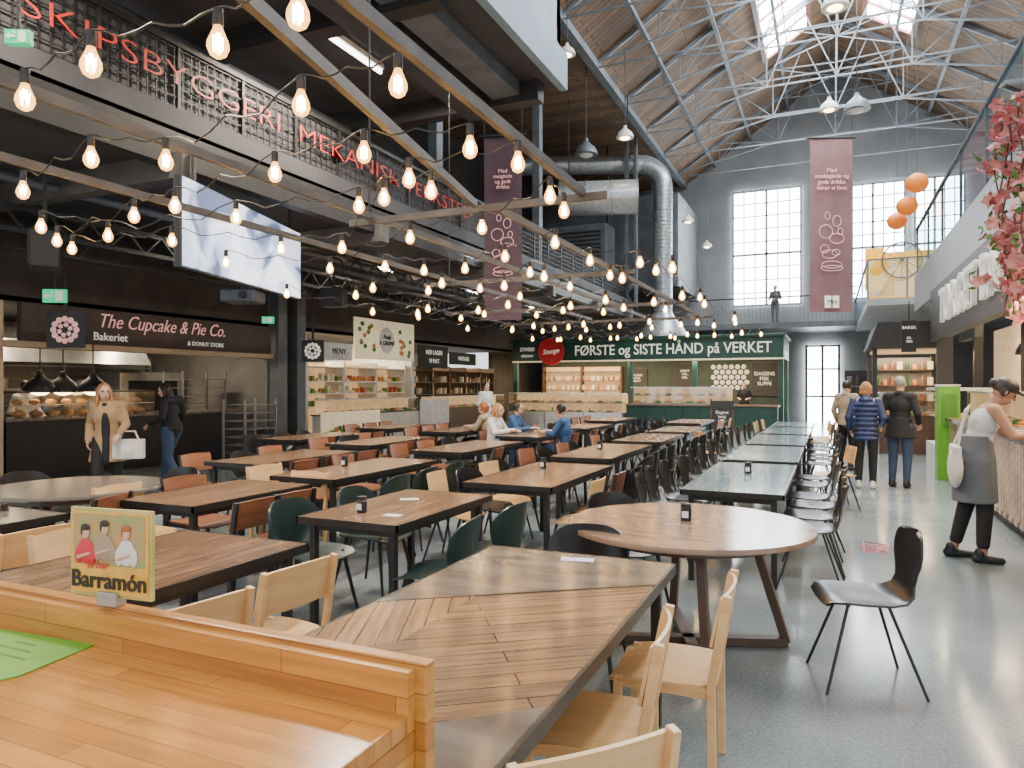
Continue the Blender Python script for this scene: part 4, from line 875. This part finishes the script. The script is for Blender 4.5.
for px,py,lab in ((543,468,'small jar on the middle brown table'),(748,473,'small jar on the first blue grey table'),(345,466,'small jar on the table second left of the middle'),(600,449,'small jar on the third middle row table'),(362,512,'small jar on the table among green chairs')):
    p=W(px,py,.752); condiment(p.x,p.y,lab)
def card(x,y,z,w_,h_,rz,lab,mat='paper'):
    o=tag(MB().box(-w_/2,w_/2,-h_/2,h_/2,0,.002).build('paper_card',mat),lab,'card'); o.location=(x,y,z); o.rotation_euler=(0,0,rz)
card(-1.12,3.28,.7512,.16,.07,.2,'small white card lying on the patchwork table far end'); card(-2.85,4.5,.752,.14,.08,.6,'white menu card on the table among green chairs')
card(-2.6,3.9,.752,.12,.08,.1,'small white note at the near end of the table among green chairs')
m=MB(); p=W(875,548,0); random.seed(4)
for i in range(9):
    q=[V((p.x+random.uniform(-.16,.16),p.y+random.uniform(-.3,.3),.003)) for _ in range(3)]; m.tube(q,.006,4)
tag(m.build('chalk_mark',mk('pink_chalk',(.7,.25,.3),.8)),'pink chalk scribble on the grey floor behind the single chair','chalk mark')
# ---------------------------------------------------------------- oak counter
c=thing('oak_counter','oiled oak counter with raised back ledge filling the lower left corner','counter',(0,0,0))
MB().box(-2.6,-.675,.35,1.085,.985,1.02).build('worktop','oak',c,bevel=.003)
MB().box(-2.6,-.652,1.085,1.115,.0,1.105).build('back_panel','oakv',c,bevel=.003)
MB().box(-2.6,-.675,1.060,1.085,1.02,1.095).build('ledge_strip','oakv',c)
MB().box(-.70,-.675,.35,1.084,.0,.985).build('side_panel','oakv',c,bevel=.003)
q=[W(-30,624,1.021),W(95,645,1.021),W(20,676,1.021),W(-40,690,1.021)]
m=MB(); m.poly([(*v.xy,1.0205) for v in q]+[(*v.xy,1.0225) for v in q],[(0,1,2,3),(7,6,5,4),(0,4,5,1),(1,5,6,2),(2,6,7,3),(3,7,4,0)])
lf=thing('leaflet','bright green leaflet with darker green print lying on the oak counter','leaflet'); m.build('sheet','gpaper',lf)
m=MB(); c0=W(22,650,1.0225)
for i in range(3): m.box(c0.x-.09+i*.012,c0.x+.06-i*.03,c0.y-.035+i*.03,c0.y-.028+i*.03,1.0226,1.0232)
m.build('printed_lines','veg',lf)
s=thing('picture_sign','small framed picture sign with painted diners clipped to the oak ledge','sign',(-1.475,1.09,1.105),.12); s.scale=(.92,)*3
MB().box(-.125,.125,-.004,.006,.02,.235).build('frame',mk('sign_cream',(.62,.48,.16),.5,0,(.36,.38,.10),12),s)
MB().box(-.117,.117,-.008,-.004,.028,.227).build('picture',mk('sign_yellow',(.80,.50,.08),.5,0,(.66,.34,.04),20),s)
MB().box(-.11,.11,-.0095,-.008,.098,.222).build('painted_scene',mk('sign_scene',(.26,.32,.12),.5,0,(.50,.26,.09),26),s)
def fig(x,mat,hm,z=0):
    m=MB(); m.ball((x,-.011,.130+z),(.026,.003,.032)); m.ball((x-.022,-.011,.12+z),(.012,.003,.022)); m.ball((x+.022,-.011,.12+z),(.012,.003,.022)); m.build('painted_torso',mat,s); m=MB(); m.ball((x,-.012,.176+z),(.012,.003,.016)); m.cap((x-.02,-.013,.115+z),(x+.012,-.013,.125+z),.005,.004,6); m.build('painted_head','skin',s); m=MB(); m.ball((x,-.013,.188+z),(.014,.003,.009)); m.ball((x-.009,-.0125,.18+z),(.005,.003,.012)); m.build('painted_hair',hm,s)
fig(-.07,'red','hdark'); fig(-.01,'beige','hdark',.012); fig(.055,'whitec','hred',.003)
text('Barramón',.058,'letterk',s,(0,-.011,.06),FY,.001,bold=.001); text('el bar',.028,'red',s,(-.03,-.015,.10),FY,.001,shear=.3)
MB().box(-.03,.03,-.018,.016,0,.035).build('clip','inox',s,bevel=.003)
# ---------------------------------------------------------------- people
RM=[]
def rem(m,name,mat,parent,vox,sm=3):
    o=m.build(name,mat,parent); RM.append((o,vox,sm)); return o
def hand(m,w_,d,n,t,curl=.35,k=1):
    d=V(d).normalized(); n=(V(n)-d*V(n).dot(d)).normalized(); s=d.cross(n); 
    if s.dot(V(t))<0: s=-s
    mt=Matrix((s,n,d)).transposed(); m.ball(w_+d*.05*k,(.04*k,.017*k,.055*k),mt); m.cap(w_,w_+d*.04,.026,.024,10)
    for i in range(4):
        L=(.07,.08,.075,.058)[i]*k; p0=w_+d*.088*k+s*(1.5-i)*.021*k; p1=p0+(d*math.cos(curl)+n*math.sin(curl))*L*.5; p2=p1+(d*math.cos(curl*2.4)+n*math.sin(curl*2.4))*L*.5
        m.cap(p0,p1,.0095*k,.0085*k,8); m.cap(p1,p2,.0085*k,.007*k,8)
    p0=w_+d*.035*k+s*.028*k; p1=p0+(d*.6+s*.7+n*.2).normalized()*.038*k; p2=p1+(d*.9+s*.2+n*.4).normalized()*.03*k; m.cap(p0,p1,.013*k,.010*k,8); m.cap(p1,p2,.010*k,.008*k,8)
def person(lab,loc,rz,J,cl,sc=1,vox=.01,hyaw=0,hpitch=0,skin='skin',hair='hdark',hairlen=0,curl=.4):
    d=dict(pel=(0,0,.95),ch=(0,0,1.24),nk=(0,-.01,1.43),hd=(0,.015,1.565),hipA=(.09,0,.93),hipB=(-.09,0,.93),knA=(.1,.02,.5),knB=(-.1,.02,.5),anA=(.1,-.03,.085),anB=(-.1,-.03,.085),elA=(.25,-.04,1.12),elB=(-.25,-.04,1.12),wrA=(.25,.08,.90),wrB=(-.25,.08,.90),shA=(.17,-.01,1.375),shB=(-.17,-.01,1.375))
    d.update(J); j={k_:V(v) for k_,v in d.items()}
    r=thing('person',lab,'person',loc,rz); r.scale=(sc,)*3
    HM=Matrix.Rotation(hyaw,3,'Z')@Matrix.Rotation(hpitch,3,'X'); hd=j['hd']
    def h(x,y,z): return hd+HM@V((x,y,z))
    sp=(j['ch']-j['pel']).normalized(); xa=(j['shA']-j['shB']).normalized(); ya=sp.cross(xa).normalized(); TM=Matrix((xa,ya,sp)).transposed()
    def torso(m,g,hem=0):
        m.ball(j['pel']+V((0,0,.0)),(.155+g,.115+g,.13+g),TM); m.ball(j['pel'].lerp(j['ch'],.5),(.128+g,.098+g,.18+g),TM); m.ball(j['ch'],(.155+g,.108+g,.16+g),TM)
        m.cap(j['shA'],j['shB'],.055+g,.055+g); m.cap(j['ch']+sp*.08,j['nk'],.09+g,.05+g*.5)
    def arm(m,s,g,a=0,b=1):
        S_,E,W_=j['sh'+s],j['el'+s],j['wr'+s]
        m.cap(S_,E,.05+g,.038+g); 
        if b>0: m.cap(E,E.lerp(W_,b),.038+g,.038+g+(.026-.038)*b)
    def leg(m,s,g,b=1):
        m.cap(j['hip'+s],j['kn'+s],.088+g,.056+g); 
        if b>0: m.cap(j['kn'+s],j['kn'+s].lerp(j['an'+s],b),.056+g,.056+g+(.036-.056)*b)
    m=MB(); m.cap(j['nk'],h(0,-.01,-.05),.05,.048); m.ball(h(0,-.008,.015),(.073,.09,.098),HM); m.ball(h(0,.022,-.055),(.052,.058,.055),HM); m.cap(h(0,.082,.012),h(0,.098,-.022),.008,.013,8); m.ball(h(0,.074,.03),(.045,.015,.01),HM); m.ball(h(0,.079,-.055),(.024,.01,.008),HM)
    for s in (-1,1): m.ball(h(s*.074,-.005,-.005),(.011,.018,.03),HM)
    torso(m,-.004)
    for s in 'AB':
        arm(m,s,0); leg(m,s,0); E,W_=j['el'+s],j['wr'+s]; sx=1 if s=='A' else -1
        dd=(W_-E).normalized(); fw=V((0,1,0)) if abs(dd.y)<.7 else V((-sx,0,.3)); nn=V((-sx,0,0)) if abs(dd.y)<.7 else V((0,0,-1))
        hand(m,W_,dd,nn,fw,curl); a=j['an'+s]; m.cap(a+V((0,-.04,-.045)),a+V((0,.13,-.055)),.036,.026)
    rem(m,'body',skin,r,vox,2)
    for s in (-1,1): MB().ball(h(s*.03,.079,.008),(.013,.009,.008),HM).build('eye','eye',r,smooth=True)
    MB().ball(h(0,.086,-.054),(.023,.006,.006),HM).build('mouth','lip',r,smooth=True)
    m=MB(); m.ball(h(0,-.022,.035),(.083,.09,.09),HM)
    for s in (-1,1): m.ball(h(s*.068,-.012,.0),(.016,.035,.05),HM)
    if hairlen>0:
        for i in range(7): x=-.06+i*.02; m.cap(h(x,-.07,.02),h(x*1.2,-.075,-hairlen+.01*(i%2)),.035,.022)
        if hairlen>.1:
            for s in (-1,1): m.cap(h(s*.07,-.02,.02),h(s*.085,.01,-hairlen),.028,.02)
    if hairlen<0: m.ball(h(0,-.115,.03),(.04,.035,.04),HM)
    rem(m,'hair',hair,r,.009,2)
    for c_ in cl:
        k_=c_[0]; mat=c_[1]; m=MB()
        if k_=='top':
            torso(m,.014)
            for s in 'AB': arm(m,s,.014,0,c_[2] if len(c_)>2 else .92)
        elif k_=='tank': 
            m.ball(j['pel'],(.168,.13,.13),TM); m.ball(j['pel'].lerp(j['ch'],.5),(.14,.11,.18),TM); m.ball(j['ch'],(.165,.12,.15),TM)
            for s in (-1,1): m.cap(j['ch']+xa*s*.09+sp*.05,j['nk']+xa*s*.09-sp*.035,.04,.026)
        elif k_=='coat':
            torso(m,.020); ln_=c_[2]
            for s in 'AB': arm(m,s,.016)
            m.ell(j['pel']-V((0,0,ln_)),(.225,.165) if ln_>.1 else (.185,.145),j['pel']+V((0,0,.1)),(.158,.125)); m.ball(j['nk']+V((0,-.02,0)),(.075,.07,.04))
        elif k_=='front':
            a=j['nk']+V((0,.035,-.05)); b=j['ch']+V((0,.082,0)); c3=j['pel']+V((0,.090,0)); e=j['pel']+V((0,.130,-c_[2]))
            m.cap(a,b,.05,.055); m.cap(b,c3,.055,.06); m.cap(c3,e,.06,.055)
        elif k_=='puffer':
            n=9; top_=j['nk'].z-.03; bot=j['pel'].z-.16
            for i in range(n): z=top_-(top_-bot)*i/(n-1); wd=(.12,.185,.2,.2,.195,.19,.195,.2,.2)[i]; m.ball((j['pel'].x,j['pel'].y-.005,z),(wd,.135,.05))
            for s in 'AB':
                for a,b in (('sh','el'),('el','wr')):
                    for i in range(6): p_=j[a+s].lerp(j[b+s],i/5.5); m.ball(p_,.068-.002*i-(.008 if a=='el' else 0))
            m.ball(j['nk']+V((0,-.015,.01)),(.08,.08,.04))
        elif k_=='trousers':
            m.ball(j['pel'],(.166,.128,.13),TM)
            for s in 'AB': leg(m,s,.014,c_[2] if len(c_)>2 else .97)
        elif k_=='apron':
            m.ell(j['pel']-V((0,0,c_[2])),(.215,.175),j['pel']-V((0,0,.05)),(.205,.16)); m.ell(j['pel']-V((0,0,.05)),(.205,.16),j['pel']+V((0,0,.16)),(.155,.128)); m.ball(j['pel']+V((0,-.02,-.06)),(.19,.165,.12))
        elif k_=='shoes':
            for s in 'AB': a=j['an'+s]; m.cap(a+V((0,-.045,-.042)),a+V((0,.14,-.052)),.043,.033); m.cap(a+V((0,-.02,-.02)),a+V((0,-.02,.01)),.045,.045)
        elif k_=='cap':
            m.ball(h(0,-.01,.055),(.09,.1,.075),HM); m.ball(h(0,.11,.05),(.06,.06,.012),HM)
        rem(m,{'top':'shirt','front':'shirt_front','tank':'tank_top','coat':'coat','puffer':'jacket','trousers':'trousers','apron':'apron','shoes':'shoes','cap':'cap'}[k_],mat,r,.009 if vox<.01 else .013,4)
    return r
person('person in black cap, grey tank top and grey apron paying at the right bar',(1.20,7.62,0),-PI/2+.05,
 dict(ch=(0,.07,1.22),nk=(0,.15,1.39),hd=(0,.225,1.49),shA=(.16,.12,1.34),shB=(-.16,.12,1.34),elA=(.2,.24,1.12),elB=(-.2,.26,1.12),wrA=(.12,.46,1.12),wrB=(-.1,.48,1.13),knA=(.09,.06,.5),knB=(-.1,-.04,.5),anA=(.1,.04,.085),anB=(-.1,-.14,.085)),
 [('trousers','blackc',.8),('tank','tankc'),('apron','greyc',.42),('shoes','black'),('cap','black')],sc=1.03,vox=.007,hpitch=-.55,skin='skin2',hair='hdark',hairlen=-1)
bg=thing('tote_bag','white canvas tote bag hanging from the shoulder of the capped customer','bag',(1.03,7.48,0),-PI/2)
m=MB(); m.ball((0,0,.86),(.19,.06,.19)); m.box(-.17,.17,-.03,.03,.84,1.06); rem(m,'pouch','whitec',bg,.012,6)
MB().tube([(-.12,.0,1.04),(-.03,.06,1.25),(.09,.10,1.42),(.13,.06,1.38),(.12,0,1.04)],.012,6).build('strap','whitec',bg,smooth=True)
p=W(866,488,0)
person('person in navy quilted jacket and dark trousers queueing with back turned',(p.x,p.y,0),-.15,dict(wrA=(.2,.15,1.0),wrB=(-.24,.1,.92)),[('trousers','blackc'),('puffer','navy'),('shoes','whitec')],sc=.98,hair='hblond',hairlen=.06)
p=W(900,487,0)
person('person with short grey hair and long black coat queueing with back turned',(p.x,p.y,0),-.35,dict(wrA=(.22,.14,.98),wrB=(-.22,.14,.98)),[('trousers','denim'),('coat','blackc',.2),('shoes','black')],sc=1.03,hair='hgrey')
p=W(847,470,0)
person('person in beige jacket half hidden behind the navy jacket',(p.x,p.y,0),-.6,{},[('trousers','blackc'),('coat','beige',.1),('shoes','black')],sc=1.0,hair='hdark')
person('person in open tan coat with long reddish blond hair walking by the bakery',(-8.4,6.15,0),-2.35,dict(ch=(.01,.02,1.24),nk=(.02,.03,1.43),hd=(.03,.06,1.56),shA=(.15,.01,1.375),shB=(-.15,.01,1.375),elA=(.22,-.10,1.14),wrA=(.22,.02,.93),wrB=(-.16,.22,1.02),elB=(-.22,.04,1.13),knA=(.1,.18,.52),anA=(.1,.20,.085),knB=(-.1,-.02,.5),anB=(-.1,-.26,.13)),[('trousers','blackc'),('coat','tan',.30),('front','blackc',.28),('shoes','black')],sc=.97,hair='hblond',hairlen=.16,hyaw=.3)
bg=thing('hand_bag','white bag held by the tan coated visitor','bag',D(129,447,9.0),.6); m=MB(); m.box(-.18,.18,-.05,.05,-.15,.1); m.ball((0,0,-.04),(.19,.07,.12)); rem(m,'pouch','whitec',bg,.012,5); MB().tube([(-.12,0,.08),(-.07,0,.2),(.07,0,.2),(.12,0,.08)],.012,6).build('handle','whitec',bg,smooth=True)
person('person with long dark hair in black jacket and jeans facing the tan coat',(-9.15,7.75,0),1.75,dict(ch=(0,.05,1.23),nk=(0,.08,1.41),hd=(0,.13,1.53),knA=(.1,.18,.52),anA=(.1,.22,.085),knB=(-.1,-.02,.5),anB=(-.1,-.25,.13),wrA=(.22,.2,1.0),elA=(.24,0,1.12),wrB=(-.2,.22,1.02)),[('trousers','denim'),('coat','blackc',.02),('front','whitec',.0),('shoes','black')],sc=.99,hair='hdark',hairlen=.2,hpitch=-.2,hyaw=.4)
SIT=dict(pel=(0,-.05,.55),ch=(0,0,.84),nk=(0,.04,1.03),hd=(0,.08,1.16),hipA=(.09,-.02,.53),hipB=(-.09,-.02,.53),knA=(.11,.40,.53),knB=(-.11,.40,.53),anA=(.11,.36,.085),anB=(-.11,.36,.085),elA=(.24,.12,.78),elB=(-.24,.12,.78),wrA=(.12,.34,.81),wrB=(-.12,.34,.81),shA=(.17,.01,.975),shB=(-.17,.01,.975))
person('seated person in dark blue shirt leaning on the guests table, right side',(-4.08,11.28,0),PI/2,SIT,[('trousers','denim'),('top','bluec',.6),('shoes','black')],hair='hdark',hpitch=-.2)
person('seated person in white top on the left side of the guests table',(-5.36,11.22,0),-PI/2,SIT,[('trousers','denim'),('top','whitec'),('shoes','whitec')],hair='hblond',hairlen=.12)
person('seated person in blue knit beside the white top guest',(-5.34,12.03,0),-PI/2+.1,SIT,[('trousers','blackc'),('top','bluec'),('shoes','black')],hair='hdark')
person('seated person with ginger hair and beige jacket at the table behind',(-5.95,12.1,0),PI/2,SIT,[('trousers','blackc'),('coat','beige',.02),('shoes','black')],hair='hred',hairlen=.06)
person('person in white shirt standing near the bottle shop',(D(486,385,18).x,D(486,385,18).y,0),-1.9,dict(wrA=(.15,.25,1.05),wrB=(-.15,.25,1.05)),[('trousers','blackc'),('top','whitec'),('shoes','black')],hair='hdark',hairlen=.1)
person('vendor in dark shirt standing behind the green counter',(GX0+9.1,GY+.6,0),PI,dict(wrA=(.15,.25,1.1),wrB=(-.15,.25,1.1)),[('trousers','blackc'),('top','blackc',.2),('shoes','black')],hair='hdark')
person('person in grey clothes leaning on the back gallery railing',(YX(775,31),31.0,4.12),2.8,dict(wrA=(.12,.35,1.05),wrB=(-.12,.35,1.05)),[('trousers','greyc'),('top','greyc'),('shoes','black')],sc=.93,hair='hdark')
person('vendor in white shirt behind the bakery counter',(-13.4,8.2,0),-PI/2,dict(wrA=(.15,.25,1.05),wrB=(-.15,.25,1.05)),[('trousers','blackc'),('top','whitec'),('shoes','black')],hair='hdark')
person('bartender in black shirt standing behind the right bar counter',(3.0,9.6,0),PI/2,dict(wrA=(.15,.25,1.1),wrB=(-.15,.25,1.1)),[('trousers','blackc'),('top','blackc',.3),('shoes','black')],hair='hblond')
for o,vx,sm in RM:
    a=o.modifiers.new('r','REMESH'); a.mode='VOXEL'; a.voxel_size=vx; a.use_smooth_shade=True
    b=o.modifiers.new('s','SMOOTH'); b.iterations=sm; b.factor=.5
bpy.context.view_layer.update(); dg=bpy.context.evaluated_depsgraph_get()
NM=[(o,bpy.data.meshes.new_from_object(o.evaluated_get(dg))) for o,_,_ in RM]
for o,me in NM: o.modifiers.clear(); o.data=me
print('objects',len(bpy.data.objects))
